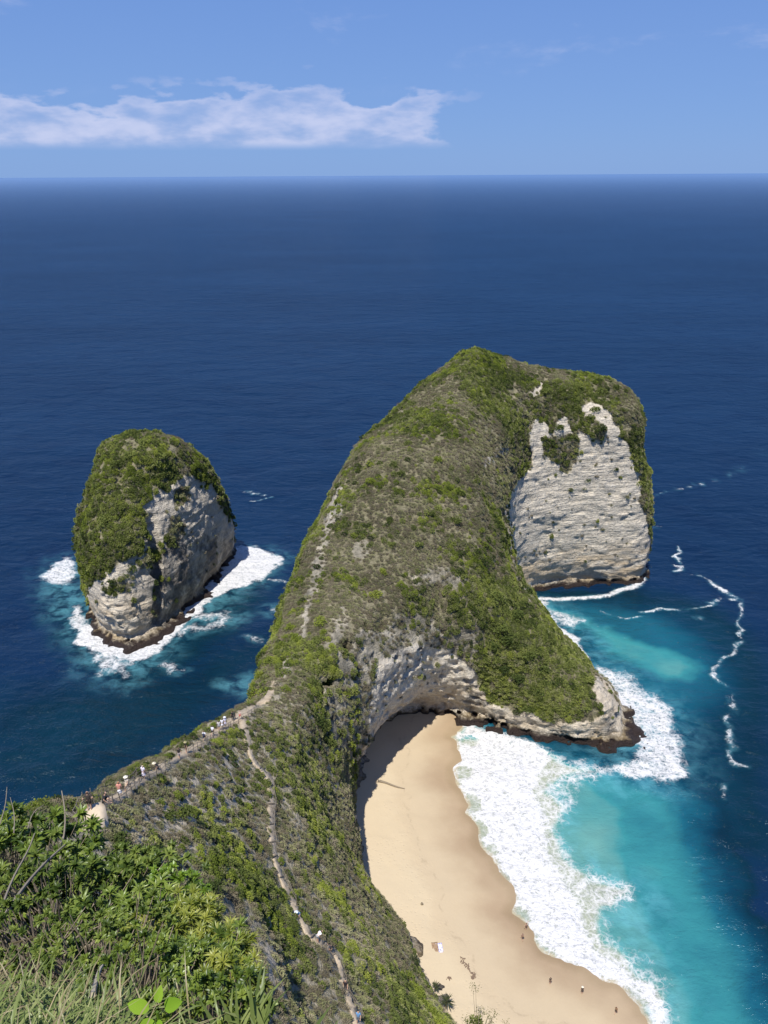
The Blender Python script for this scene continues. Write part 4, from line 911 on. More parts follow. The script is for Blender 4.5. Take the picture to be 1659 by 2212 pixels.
# which edge lies towards the sea
sea_edge, land_edge = (rL, rR) if rL[nr // 2][0] < rR[nr // 2][0] else (rR, rL)
fence('pole_fence', 'thin pole fence on the land side of the ridge path by the saddle', land_edge, 1, frac(nr, .46), frac(nr, .78), 1.3)
fence('pole_fence', 'thin pole fence beside the ridge path just beyond the viewing platform', land_edge, 1, frac(nr, .16), frac(nr, .42), 1.5)
fence('pole_fence', 'tall crooked pole fence along the sea edge of the platform', sea_edge, 1, 2, frac(nr, .20), 1.0, 1.25)
fence('pole_fence', 'grey pole fence on the sea side of the path beyond the platform', sea_edge, 1, frac(nr, .24), frac(nr, .34), 1.4)
beach_edge = tR if tR[nt // 2][0] > tL[nt // 2][0] else tL
fence('pole_fence', 'pole fence on the beach side of the trail halfway down the slope', beach_edge, 1, frac(nt, .26), frac(nt, .42), 1.4)
fence('pole_fence', 'bowed stick fence on the beach side where the trail bends', beach_edge, 1, frac(nt, .50), frac(nt, .60), 1.2)
fence('pole_fence', 'straggling stick fence at the lowest visible stretch of the trail', beach_edge, 1, frac(nt, .80), frac(nt, .97), 1.0)
# tall leaning sticks at the platform
for (u, v, ln, du, lab) in ((205,1762,2.1,-.25,'tallest bare pole leaning over the platform corner'), (196,1764,1.7,.3,'short bare pole leaning across the tallest one at the platform'), (214,1752,1.5,-.45,'slanted bare pole behind the seated person at the platform')):
    p, _, _ = hit(u, v)
    Parts().add(tube([p - Vector((0, 0, .4)), p + Vector((du * .5, 0, ln * .5)), p + Vector((du, .1, ln))], [.05, .04, .03], 5)).build('leaning_pole', M_TWIG, origin=(0, 0, 0)).update_tag()
    tag(bpy.data.objects[[o.name for o in COL.objects][-1]], lab, 'pole')

# ------------------------------------------------------------------ single bushes that stand out of the scrub
def lumpy_bush(name, mat, n, size, rng, flat):
    """crown of leaf clumps round a few lobes, with dark gaps between"""
    lobes = unit(rng.normal(size=(9, 3))); lobes[:, 2] = np.abs(lobes[:, 2]) * .9 + .1
    ctr = lobes * rng.uniform(.35, .75, (9, 1)); rad_ = rng.uniform(.28, .5, 9)
    i = rng.integers(0, 9, n); d = unit(rng.normal(size=(n, 3))); d[:, 2] = d[:, 2] * .9 + .15; d = unit(d)
    P = (ctr[i] + d * (rad_[i] * rng.uniform(.75, 1.08, n))[:, None]) * np.array([1, 1, flat]) + np.array([0, 0, .3])
    D = unit(d + rng.normal(size=(n, 3)) * .6); S = unit(np.cross(D, rng.normal(size=(n, 3)))); L = size * rng.uniform(.7, 1.3, n)
    V, F = quads_leaf(P - D * (L * .4)[:, None], D, S, L, L * .6)
    o = mesh_obj(name, V, F, mat, link=False); return o.data
brg = np.random.default_rng(8)
CROWNS = {k: [lumpy_bush('crown', mt, 420, .21, brg, fl) for fl in (.8, .95, 1.05)] for k, mt in (('dark', M_DARK), ('green', M_GREEN), ('lime', M_LIME), ('olive', M_OLIVE))}
tv, tf = tube([(0, 0, -.5), (.03, 0, .1), (0, .04, .45)], [.07, .05, .03], 5)
TRUNK = mesh_obj('trunk', tv, tf, M_WOOD, link=False).data
def bush_at(p, r, kind, label, group, name='bush', cat='bush'):
    root = empty(name, p, brg.uniform(0, 6.28)); root.scale = (r, r, r); tag(root, label, cat, group)
    for nm, me in (('crown', CROWNS[kind][brg.integers(0, 3)]), ('trunk', TRUNK)):
        c = bpy.data.objects.new(nm, me); COL.objects.link(c); c.parent = root; c['tint'] = float(brg.uniform(.25, .85))
    return root
ORD = 'leftmost,second,third,fourth,fifth,sixth,seventh,eighth,ninth,tenth,eleventh,twelfth,thirteenth,fourteenth'.split(',')
def bushes(pxs, kind, rr, label, group, bvh=None):
    for i, q in enumerate(sorted(pxs)):
        h, nn, d_ = hit(q[0], q[1], bvh)
        if h is None: continue
        if h.z < 4: continue
        r = brg.uniform(*rr)
        bush_at(h - nn * r * .1, r, kind, label.replace('*', ORD[i]), group)
bushes([(1100,1390),(1140,1420),(1080,1365),(1172,1452),(1120,1470),(1200,1480),(1058,1400),(1090,1450),(1160,1500),(1112,1335),(1075,1300),(1140,1535)], 'dark', (1.6, 2.6), '* from left of the dark bushes on the low nose above the cove', 'bushes on the low nose')
bushes([(1232,1440),(1250,1505),(1215,1410),(1270,1470),(1190,1390),(1180,1530),(1262,1535),(1060,1440),(1075,1495)], 'green', (1.3, 2.1), '* from left of the mid-green bushes rimming the low nose', 'bushes rimming the low nose')
bushes([(1215,985),(1232,952),(1222,1002),(1190,962),(1205,930),(1297,932),(1272,908),(1285,890)], 'dark', (1.5, 2.4), '* from left of the dark bushes hanging on the white cliff', 'bushes on the white cliff')
bushes([(1270,1042),(1330,1017),(1262,1060)], 'dark', (.8, 1.3), '* from left of the small lone shrubs on the bare white cliff', 'small shrubs on the bare white cliff')
bushes([(866,1030),(850,1008),(882,962),(958,912),(1002,842),(1020,800),(930,1112),(985,1130),(905,1180),(1000,1250),(880,1290),(845,1180)], 'green', (1.1, 1.9), '* from left of the green bushes among grey scrub on the headland face', 'bushes on the broad headland face')
bushes([(800,1045),(945,1000),(1040,1150),(1045,1180),(1050,1260),(1035,1290),(1060,1340),(830,1240),(810,1290)], 'lime', (.9, 1.6), '* from left of the yellow-green bushes on the broad headland face', 'yellow-green bushes on the broad headland face')
bushes([(604,1402),(580,1432),(690,1350),(700,1372),(640,1385),(560,1465),(545,1490),(625,1360),(500,1520),(470,1545)], 'lime', (1.0, 1.7), '* from left of the bright bushes on the seaward flank by the saddle', 'bushes on the seaward flank')
bushes([(1150,830),(1180,850),(1210,845),(1250,838),(1130,810),(1160,880),(1330,840),(1300,850),(1350,890),(1372,940),(1380,1000),(1385,1050),(1230,880)], 'green', (1.2, 2.2), '* from left of the green bushes along the brow of the far head', 'bushes on the brow of the far head')
bushes([(230,1130),(215,1190),(262,1180),(300,1030),(330,1012),(252,1010),(200,1232),(346,992),(310,962),(285,990),(240,1060),(262,1100),(345,1030),(190,1090)], 'green', (1.7, 2.9), '* from left of the rounded green bushes capping the sea stack', 'bushes on the sea stack', BVH_S)
bushes([(270,1250),(245,1262),(285,1236),(165,1150),(158,1172),(178,1130)], 'dark', (1.4, 2.2), '* from left of the dark bushes clinging low on the sea stack', 'dark bushes on the sea stack', BVH_S)
bushes([(372,1152),(385,1140),(368,1172),(395,1075),(400,1060)], 'olive', (1.5, 2.2), '* from left of the grey-green bushes on the ledged stack face', 'grey-green bushes on the ledged face', BVH_S)
bushes([(898,2142),(880,2112),(922,2182),(905,2165),(940,2200),(952,2230)], 'lime', (1.0, 1.7), '* from left of the lush bushes at the slope foot beside the sand', 'lush bushes at the foot of the slope')
bushes([(285,1880),(330,1850),(370,1770),(400,1765),(260,1830),(480,1800),(530,1900),(560,1880),(640,1860),(700,1720),(460,1930)], 'dark', (.8, 1.4), '* from left of the dark shrubs among pale rock on the near slope', 'dark shrubs on the near slope')

# ------------------------------------------------------------------ fan-leaved screw pines and a stunted tree by the sand
M_PAND = leaf_material('screw_pine_leaf', [(0.05, 0.06, 0.03), (0.10, 0.11, 0.055), (0.17, 0.18, 0.09)], 0.15, 0, 'tint', 'OBJECT')
def leaves8(P, D, U, L, W, droop=0.25, fold=0.15):
    """pointed leaves with a folded midrib and a bend; 8 vertices each"""
    n = len(P); L = np.asarray(L)[:, None]; W = np.asarray(W)[:, None]
    S = unit(np.cross(D, U)); N_ = unit(np.cross(S, D))
    def at(f, dr): return P + D * L * f - N_ * L * droop * dr
    m1, m2, tip = at(.33, .10), at(.68, .42), at(1.0, 1.0)
    f1, f2 = N_ * W * fold, N_ * W * fold
    V = np.stack([P, m1 - S * W * .48 + f1, m1, m1 + S * W * .48 + f1, m2 - S * W * .40 + f2, m2, m2 + S * W * .40 + f2, tip], 1)
    T = np.array([(0, 2, 1), (0, 3, 2), (1, 2, 5), (1, 5, 4), (2, 3, 6), (2, 6, 5), (4, 5, 7), (5, 6, 7)])
    F = (np.arange(n) * 8)[:, None, None] + T[None]
    return V.reshape(-1, 3), F.reshape(-1, 3)
def screw_pine(u, v, h, r, label):
    p, nn, d_ = hit(u, v)
    b0 = BVH_B.ray_cast(CAMP, ray_dir(u, v).normalized())
    if p is None or (b0[0] is not None and b0[3] < d_): p = b0[0]
    root = empty('screw_pine', p); tag(root, label, 'screw pine', 'screw pines by the sand')
    Parts().add(tube([(0, 0, -.5), (.1, .05, h * .5), (.2, 0, h)], [.16, .13, .11], 7)).build('trunk', M_WOOD, root)
    a = brg.uniform(0, 6.28, 46); e = brg.uniform(-.35, 1.25, 46)
    D = np.stack([np.cos(a) * np.cos(e), np.sin(a) * np.cos(e), np.sin(e)], 1)
    V, F = leaves8(np.tile([.2, 0, h], (46, 1)), D, np.tile([0, 0, 1.0], (46, 1)) + brg.normal(size=(46, 3)) * .05, brg.uniform(.8, 1.15, 46) * r, np.full(46, .14) * r * .7, .35)
    mesh_obj('crown', V, F, M_PAND, root)
screw_pine(962, 2178, 1.6, 1.35, 'spiky fan-leaved screw pine standing out over the sand at the slope foot')
screw_pine(938, 2142, 1.2, .95, 'smaller screw pine just up the slope from the one over the sand')
screw_pine(892, 2085, 1.4, 1.2, 'dark screw pine half buried in scrub higher up the slope edge')

# ------------------------------------------------------------------ things on the sand
def sand_pt(u, v):
    r = BVH_B.ray_cast(CAMP, ray_dir(u, v).normalized()); return r[0]
a, b_ = sand_pt(820, 1689), sand_pt(874, 1705)
mid_ = (a + b_) / 2
lg = empty('driftwood_log', mid_); tag(lg, 'long pale driftwood trunk lying on the sand at the shadow edge', 'log')
q = [a + (b_ - a) * f + Vector((0, .12 * math.sin(f * 7), .2 - .08 * f)) for f in np.linspace(0, 1, 9)]
Parts().add(tube(q, [.34, .27, .24, .22, .21, .19, .17, .13, .07], 8)).build('trunk', M_WOOD, lg, True, mid_)
rt = Parts()
for k in range(6):
    an = k * 1.05; e = Vector((-.5, .45 * math.cos(an), .25 + .4 * math.sin(an))); rt.add(tube([a + Vector((0, 0, .2)), a + Vector((0, 0, .2)) + e * .6, a + Vector((0, 0, .15)) + e], [.12, .08, .03], 5))
rt.build('root_end', M_WOOD, lg, False, mid_)
def towel(u, v, w_, l_, ang, col, col2, label):
    p = sand_pt(u, v); m, t, out = material('towel_cloth')
    tc = t.n('ShaderNodeTexCoord').outputs['Object']
    v_ = t.n('ShaderNodeTexVoronoi', {'Vector': tc, 'Scale': 2.6}, feature='F1').outputs[0]
    t.put(out.inputs[0], t.n('ShaderNodeBsdfPrincipled', {'Base Color': t.mix(t.step(v_, .3, .45), col2, col), 'Roughness': .95}).outputs[0])
    nx, ny = 9, 15; V = []
    for i in range(nx):
        for j in range(ny):
            x, y = (i / (nx - 1) - .5) * w_, (j / (ny - 1) - .5) * l_
            V.append((x, y, .05 + .03 * math.sin(x * 5 + y * 2) * math.cos(y * 3)))
    o = mesh_obj('beach_towel', V, grid_faces(nx, ny), m, smooth=True); o.location = p; o.rotation_euler = (0, 0, ang)
    so = o.modifiers.new('thick', 'SOLIDIFY'); so.thickness = .03
    tag(o, label, 'towel')
towel(940, 2046, 1.1, 2.0, .1, (.30, .20, .12), (.20, .13, .08), 'brown towel spread on the dry sand')
towel(949.5, 2047.5, 1.1, 2.0, .12, (.62, .60, .74), (.30, .27, .52), 'white and violet patterned towel spread beside the brown one')
M_WRACK = plain('dark_driftweed', (.17, .12, .085), .95, .5, 6)
def wrack(pts, wid, label):
    P = [sand_pt(*p) for p in pts]; bm = bmesh.new(); r_ = random.Random(len(label))
    c0 = sum(P, Vector()) / len(P)
    for i in range(len(P) - 1):
        for k in range(13):
            f = r_.random(); p = P[i].lerp(P[i + 1], f) + Vector((r_.gauss(0, wid), r_.gauss(0, wid), .02)) - c0
            s = r_.uniform(.08, .22); an = r_.uniform(0, 6.28)
            m_ = Matrix.Translation(p) @ Matrix.Rotation(an, 4, 'Z') @ Matrix.Diagonal((s * 1.6, s * .6, s * .35, 1))
            bmesh.ops.create_icosphere(bm, subdivisions=1, radius=1, matrix=m_)
    me = bpy.data.meshes.new('driftweed'); bm.to_mesh(me); bm.free(); me.materials.append(M_WRACK)
    o = bpy.data.objects.new('driftweed_patch', me); COL.objects.link(o); o.location = c0; tag(o, label, 'driftweed')
wrack([(997, 2070), (1002, 2082)], .3, 'upper clump of dark driftweed trailing down the beach')
wrack([(1006, 2083), (1009, 2086)], .2, 'small knot of driftweed just below the upper clump')
wrack([(1010, 2090), (1020, 2103)], .06, 'thin thread of driftweed joining the two larger clumps')
wrack([(1021, 2102), (1026, 2110), (1018, 2114)], .22, 'hooked lower clump of dark driftweed on the sand')
wrack([(967, 2114), (972, 2115)], .2, 'faint scrap of driftweed near the slope edge')
bm = bmesh.new(); bmesh.ops.create_icosphere(bm, subdivisions=2, radius=.28)
for v_ in bm.verts: v_.co *= 1 + .25 * math.sin(v_.co.x * 7 + v_.co.y * 5) ; v_.co.z *= .7
me = bpy.data.meshes.new('boulder'); bm.to_mesh(me); bm.free(); me.materials.append(M_ROCK)
o = bpy.data.objects.new('boulder', me); COL.objects.link(o); o.location = sand_pt(911, 1954) + Vector((0, 0, .15)); tag(o, 'small dark boulder alone in the middle of the dry sand', 'boulder')
#STAGE4
# ------------------------------------------------------------------ people
M_SKIN = plain('skin', (.52, .33, .23), .6, 0, 3, .08); M_HAIR = plain('hair', (.02, .015, .012), .5)
def cloth(col): return plain('cloth', col, .9, .2, 20, .12)
def skinned(name, J, E_, mat, parent, root=0, sub=1):
    """one continuous surface grown round a joint skeleton: J = [(x, y, z, radius)], E_ = edges"""
    me = bpy.data.meshes.new(name); me.from_pydata([j[:3] for j in J], E_, []); me.update()
    o = bpy.data.objects.new(name, me); COL.objects.link(o); me.materials.append(mat)
    o.modifiers.new('skin', 'SKIN'); me.skin_vertices[0].data
    for i, j in enumerate(J):
        s = me.skin_vertices[0].data[i]; s.radius = (j[3], j[4] if len(j) > 4 else j[3]); s.use_root = (i == root)
    ss = o.modifiers.new('round', 'SUBSURF'); ss.levels = sub; ss.render_levels = sub
    o.parent = parent; return o
def person(p, face, label, pose='stand', top=(.75, .75, .78), low=(.05, .05, .06), dress=False, hat=None, bag=None, hair=None, height=1.68, long_legs=False, group=None):
    root = empty('person', p, face); k = height / 1.68; root.scale = (k, k, k); tag(root, label, 'person', group)
    pel, che, nek, hed = Vector((0, 0, .93)), Vector((0, .01, 1.24)), Vector((0, .01, 1.43)), Vector((0, .03, 1.56))
    drop_z = 0.0
    sh = {s: Vector((s * .17, .0, 1.38)) for s in (-1, 1)}; el_ = {s: Vector((s * .23, -.03, 1.12)) for s in (-1, 1)}; wr = {s: Vector((s * .24, .08, .90)) for s in (-1, 1)}
    hp = {s: Vector((s * .09, 0, .88)) for s in (-1, 1)}; kn = {s: Vector((s * .10, .03, .49)) for s in (-1, 1)}; an = {s: Vector((s * .10, -.02, .09)) for s in (-1, 1)}
    if pose == 'walk':
        for s in (-1, 1):
            kn[s] += Vector((0, .13 * s, .0)); an[s] += Vector((0, .22 * s - (.12 if s < 0 else 0), .06 if s < 0 else 0)); wr[s] += Vector((0, -.18 * s, .03)); el_[s] += Vector((0, -.08 * s, 0))
    if pose == 'arms':
        for s in (-1, 1): el_[s] = Vector((s * .42, 0, 1.33)); wr[s] = Vector((s * .66, .03, 1.42))
    if pose == 'hips':
        for s in (-1, 1): el_[s] = Vector((s * .36, -.1, 1.14)); wr[s] = Vector((s * .17, .06, .99))
    if pose == 'photo':
        for s in (-1, 1): el_[s] = Vector((s * .22, .16, 1.18)); wr[s] = Vector((s * .10, .34, 1.38))
    if pose in ('bend', 'sit', 'crouch'):
        tilt = {'bend': .95, 'sit': .25, 'crouch': .6}[pose]
        if pose != 'bend':
            drop_z = {'sit': .62, 'crouch': .48}[pose]
            for s in (-1, 1):
                hp[s].z -= drop_z; an[s] = Vector((s * .13, .42 if pose == 'sit' else .08, .09)); kn[s] = Vector((s * .16, .34, .52 if pose == 'sit' else .50))
            pel.z -= drop_z
        R_ = Matrix.Rotation(-tilt, 3, 'X'); piv = pel.copy()
        def tl(v): return piv + R_ @ (Vector((v.x, v.y, v.z - drop_z)) - piv)
        che, nek, hed = tl(che), tl(nek), tl(hed)
        for s in (-1, 1): sh[s], el_[s] = tl(sh[s]), tl(el_[s]); wr[s] = tl(wr[s]) + Vector((0, .15, .0))
    J, E_ = [], []
    def v(p_, r, r2=None): J.append((*p_, r, r2 or r)); return len(J) - 1
    def e(a, b_): E_.append((a, b_))
    ip = v(pel, .13, .10); ic = v(che, .145, .10); in_ = v(nek, .055); e(ip, ic); e(ic, in_)
    jaw = v(hed + Vector((0, .015, -.05)), .066); skull = v(hed + Vector((0, 0, .05)), .085, .09); crown = v(hed + Vector((0, -.01, .11)), .05); e(in_, jaw); e(jaw, skull); e(skull, crown)
    nose = v(hed + Vector((0, .105, .0)), .013); e(jaw, nose)
    for s in (-1, 1):
        ear = v(hed + Vector((s * .088, -.005, .02)), .018); e(skull, ear)
        a = v(sh[s], .06); b_ = v(el_[s], .042); c_ = v(wr[s], .028); e(ic, a); e(a, b_); e(b_, c_)
        d = (wr[s] - el_[s]).normalized(); palm = v(wr[s] + d * .07, .036, .018); e(c_, palm)
        side = d.cross(Vector((0, 0, 1)) if abs(d.z) < .9 else Vector((0, 1, 0))).normalized()
        for q, (off, ln) in enumerate(((-.027, .075), (-.009, .085), (.009, .08), (.027, .062))):
            f1 = v(wr[s] + d * (.07 + ln) + side * off * 1.2, .008); e(palm, f1)
        th = v(wr[s] + d * .075 + side * .055, .009); e(c_, th)
        h_ = v(hp[s], .085); kk = v(kn[s], .056); aa = v(an[s], .038); to = v(an[s] + Vector((0, .15, -.055)), .032, .025); e(ip, h_); e(h_, kk); e(kk, aa); e(aa, to)
    skinned('body', J, E_, M_SKIN, root)
    up = [(*(pel + Vector((0, 0, -.05 if not dress else -.05))), .155, .125), (*che, .17, .125), (*(che.lerp(nek, .75)), .10, .085)]; ue = [(0, 1), (1, 2)]
    for s in (-1, 1):
        i = len(up); up += [(*sh[s], .075), (*sh[s].lerp(el_[s], .7), .06)]; ue += [(1, i), (i, i + 1)]
    skinned('shirt', up, ue, cloth(top), root)
    if dress:
        lo = [(*pel, .16, .14), (*((kn[-1] + kn[1]) / 2 + Vector((0, 0, .1))), .22, .19), (*((kn[-1] + kn[1]) / 2 + Vector((0, 0, -.12))), .25, .21)]; skinned('skirt', lo, [(0, 1), (1, 2)], cloth(low), root)
    else:
        lo = [(*pel, .145, .115)]; le = []
        for s in (-1, 1):
            i = len(lo); lo += [(*hp[s], .105), (*(kn[s] if long_legs else hp[s].lerp(kn[s], .85)), .082)]; le += [(0, i), (i, i + 1)]
            if long_legs: lo += [(*an[s], .06)]; le += [(i + 1, i + 2)]
        skinned('trousers' if long_legs else 'shorts', lo, le, cloth(low), root)
    hm = M_HAIR if hair is None else cloth(hair)
    hl = [(*(hed + Vector((0, -.02, .10))), .088), (*(hed + Vector((0, -.045, .03))), .088), (*(hed + Vector((0, -.07, -.06))), .06)]
    skinned('hair', hl, [(0, 1), (1, 2)], hm, root)
    if hat:
        V, F = [], []
        prof = [(.0, .21), (.07, .205), (.095, .15), (.10, .105), (.22, .09), (.225, .075), (.10, .085)]
        for r_, z_ in prof:
            for q in range(14): a_ = q / 14 * 6.283; V.append(hed + Vector((r_ * math.cos(a_), r_ * math.sin(a_), z_)))
        for i in range(len(prof) - 1):
            for q in range(14): F.append((i * 14 + q, i * 14 + (q + 1) % 14, (i + 1) * 14 + (q + 1) % 14, (i + 1) * 14 + q))
        mesh_obj('hat', V, F, cloth(hat), root, True)
    if bag:
        bk = che + Vector((0, -.20, -.02)); bm = bmesh.new(); bmesh.ops.create_cube(bm, size=1, matrix=Matrix.Translation(bk) @ Matrix.Diagonal((.30, .17, .44, 1)))
        bmesh.ops.bevel(bm, geom=bm.edges[:], offset=.05, segments=2, affect='EDGES'); me = bpy.data.meshes.new('backpack'); bm.to_mesh(me); bm.free(); me.materials.append(cloth(bag))
        o = bpy.data.objects.new('backpack', me); COL.objects.link(o); o.parent = root
    return root
def on_ridge(u, v):
    h, nn, d_ = hit(u, v)
    if u < 215:
        dy_ = h.y - pc.y; return Vector((h.x, h.y, pc.z + dy_ * .30 + .28))
    best = min(list(range(len(rC))), key=lambda i: (Vector(rC[i]) - h).length)
    c_ = Vector(rC[best])
    if (c_ - h).length < 2.5: h = h.lerp(c_, .5); h.z = c_.z + .02
    return h
def on_trail(u, v):
    h, nn, d_ = hit(u, v); best = min(range(len(tC)), key=lambda i: (Vector(tC[i]) - h).length); return Vector(tC[best])
WH, BK = (.80, .80, .86), (.03, .03, .035)
AW = 0.0                                    # facing away from the camera
person(pc + Vector((-.3, .75, .5)), .25, 'person in a short black outfit standing with hands on hips on the platform', 'hips', (.06, .05, .045), (.03, .025, .02), hair=(.10, .05, .03))
person(pc + Vector((.55, 1.35, .55)), -1.2, 'person in black sitting at the corner of the platform', 'sit', BK, (.04, .04, .04))
person(on_ridge(267, 1728), AW + .2, 'person in a long white skirt and coral top on the path above the platform', 'stand', (.66, .30, .24), WH, dress=True, hair=(.30, .12, .06))
person(on_ridge(280, 1714), 2.6, 'person in a wide pale sun hat walking down the path', 'walk', (.66, .58, .48), (.55, .45, .34), hat=(.78, .72, .58))
person(on_ridge(310, 1684), -.4, 'person in a long lilac-white shirt by the seaward railing', 'stand', (.74, .70, .84), (.70, .66, .80), dress=True, hair=(.55, .48, .40))
person(on_ridge(342, 1667), 1.9, 'person in black with a pale hat bending on the path', 'crouch', BK, (.05, .05, .05), hat=(.70, .62, .46))
person(on_ridge(389, 1641), .6, 'person in a dark top leaning by the fence midway to the saddle', 'walk', (.04, .035, .035), (.42, .36, .36))
person(on_ridge(404, 1629), 2.2, 'person in dark clothes with an olive hat ahead of the leaning one', 'stand', (.05, .045, .03), (.06, .05, .04), hat=(.34, .30, .16))
person(on_ridge(443, 1602), AW, 'person in a white shirt with a dark backpack, last of the white-clad group', 'walk', WH, (.04, .05, .09), bag=(.06, .07, .12))
person(on_ridge(461, 1592), AW - .1, 'person in a white T-shirt and black shorts near the saddle', 'walk', WH, BK)
person(on_ridge(471, 1578), .3, 'slim person in a pale sleeveless top turned to the sea', 'stand', (.62, .60, .60), (.30, .30, .34))
person(on_ridge(481, 1574), AW, 'person in a white dress on the outer side of the white-clad pair', 'stand', WH, WH, dress=True)
person(on_ridge(490, 1572), AW + .4, 'person in lavender-white clothes and pale cap beside the white dress', 'stand', (.72, .68, .80), (.60, .56, .68), True, hat=(.75, .75, .78))
person(on_ridge(499, 1558), .7, 'person in black at the saddle, nearer of the dark pair', 'stand', BK, BK, long_legs=True)
person(on_ridge(507, 1557), .2, 'person in dark green at the saddle, farther of the dark pair', 'walk', (.05, .06, .05), (.06, .06, .06), long_legs=True)
person(on_ridge(529, 1557), 2.9, 'person in red shorts coming up where the two trails meet', 'walk', (.60, .46, .40), (.50, .10, .08))
person(on_trail(650, 1987), 2.7, 'person in bright blue climbing the steep trail', 'crouch', (.05, .28, .55), (.20, .46, .70), hat=(.70, .74, .80))
person(on_trail(684, 2040), -1.1, 'person in a white shirt stooping on the steep trail', 'bend', WH, (.30, .32, .34))
person(on_trail(712, 2050), 1.2, 'dark-haired person crouching below the stooping white shirt', 'crouch', (.05, .04, .035), (.10, .08, .06))
person(on_trail(753, 2150), 3.0, 'person in black on the lowest stretch of the trail', 'walk', (.03, .025, .03), (.05, .045, .05), long_legs=True)
person(on_trail(768, 2208), 3.0, 'person in light blue at the bottom end of the visible trail', 'walk', (.16, .34, .62), (.10, .12, .16))
TAN = (.16, .10, .07)
person(sand_pt(1136, 2008), .8, 'bather with arms spread at the edge of the foam', 'arms', (.34, .21, .15), TAN)
person(sand_pt(1128, 2031), .4, 'bather standing just inland of the one in the foam', 'walk', (.30, .20, .15), TAN)
person(sand_pt(1188, 2126), .2, 'beachgoer in dark swimwear, farthest of three on the wet sand', 'stand', (.08, .07, .06), TAN)
person(sand_pt(1257, 2147), .0, 'beachgoer in a pale hat and dark clothes on the wet sand', 'stand', (.10, .08, .07), (.07, .06, .05), hat=(.75, .68, .55))
person(sand_pt(1330, 2190), -.6, 'beachgoer in brown walking nearest the water at the foot of the beach', 'walk', (.24, .15, .09), (.06, .05, .04))
person(sand_pt(781, 1824), 2.0, 'lone dark figure standing at the foot of the cliff by the shade', 'stand', (.05, .045, .04), (.05, .05, .05), long_legs=True)
print('people', round(time.time() - T0, 1))
#STAGE5
# ------------------------------------------------------------------ foreground: the slope at the viewer's feet
fx = np.arange(-16, 10.01, .25); fy = np.arange(-8, 20.01, .25)
FX, FY = np.meshgrid(fx, fy, indexing='ij')
def fore_z(x, y):
    edge = -0.5 - 0.30 * np.maximum(y, 0)
    z = 128.35 - 1.02 * np.maximum(y - .4, 0) - 0.03 * np.maximum(y, 0) ** 1.5
    z = z - np.maximum(x - edge, 0) ** 1.2 * 2.2 * sstep(y, .6, 3.0) - 0.22 * np.maximum(-x - 5, 0) * sstep(y, 1, 5)
    return z + fbm(x / 1.7, y / 1.7, x * 0, 501, 3) * .22
FZ = fore_z(FX, FY)
m, t, out = material('leaf_litter')
pos = t.n('ShaderNodeNewGeometry').outputs['Position']; n1_ = t.noise(pos, 6, 6, .7)
t.put(out.inputs[0], t.n('ShaderNodeBsdfPrincipled', {'Base Color': t.ramp(n1_, [(.3, (.03, .028, .015)), (.6, (.10, .085, .05)), (.8, (.2, .16, .1))]), 'Roughness': .95, 'Normal': t.n('ShaderNodeBump', {'Strength': .8, 'Distance': .1, 'Height': n1_}).outputs[0]}).outputs[0])
tag(mesh_obj('hillside', np.stack([FX, FY, FZ], -1).reshape(-1, 3), grid_faces(len(fx), len(fy)), m, smooth=True), 'overgrown ground dropping away at the viewpoint', kind='structure')
def ground_pt(x, y): return Vector((x, y, float(fore_z(np.array([x]), np.array([y]))[0])))

def leafmat(name, c0, c1, c2, trans=.3, gloss=.06): return leaf_material(name, [c0, c1, c2], trans, gloss, 'rnd', 'GEOMETRY')
ML_BROAD = leafmat('broad_leaf', (.06, .10, .016), (.19, .26, .042), (.38, .43, .11), .34, .03)
ML_SMALL = leafmat('small_leaf', (.05, .085, .017), (.165, .22, .045), (.33, .37, .10), .32, .015)
ML_YEL = leafmat('yellow_green_leaf', (.13, .17, .022), (.30, .33, .055), (.46, .45, .12), .38, .03)
ML_FRESH = leafmat('fresh_leaf', (.11, .19, .02), (.23, .35, .04), (.38, .46, .08), .4, .04)
ML_BIG = leafmat('big_leaf', (.12, .22, .02), (.22, .37, .035), (.33, .47, .06), .38, 0.0)
ML_GRASS = leafmat('grass_blade', (.09, .13, .035), (.21, .26, .08), (.40, .41, .19), .32, .02)
ML_STRAW = leafmat('straw', (.16, .13, .07), (.30, .25, .14), (.42, .36, .22), .2, .02)
frg = np.random.default_rng(77)
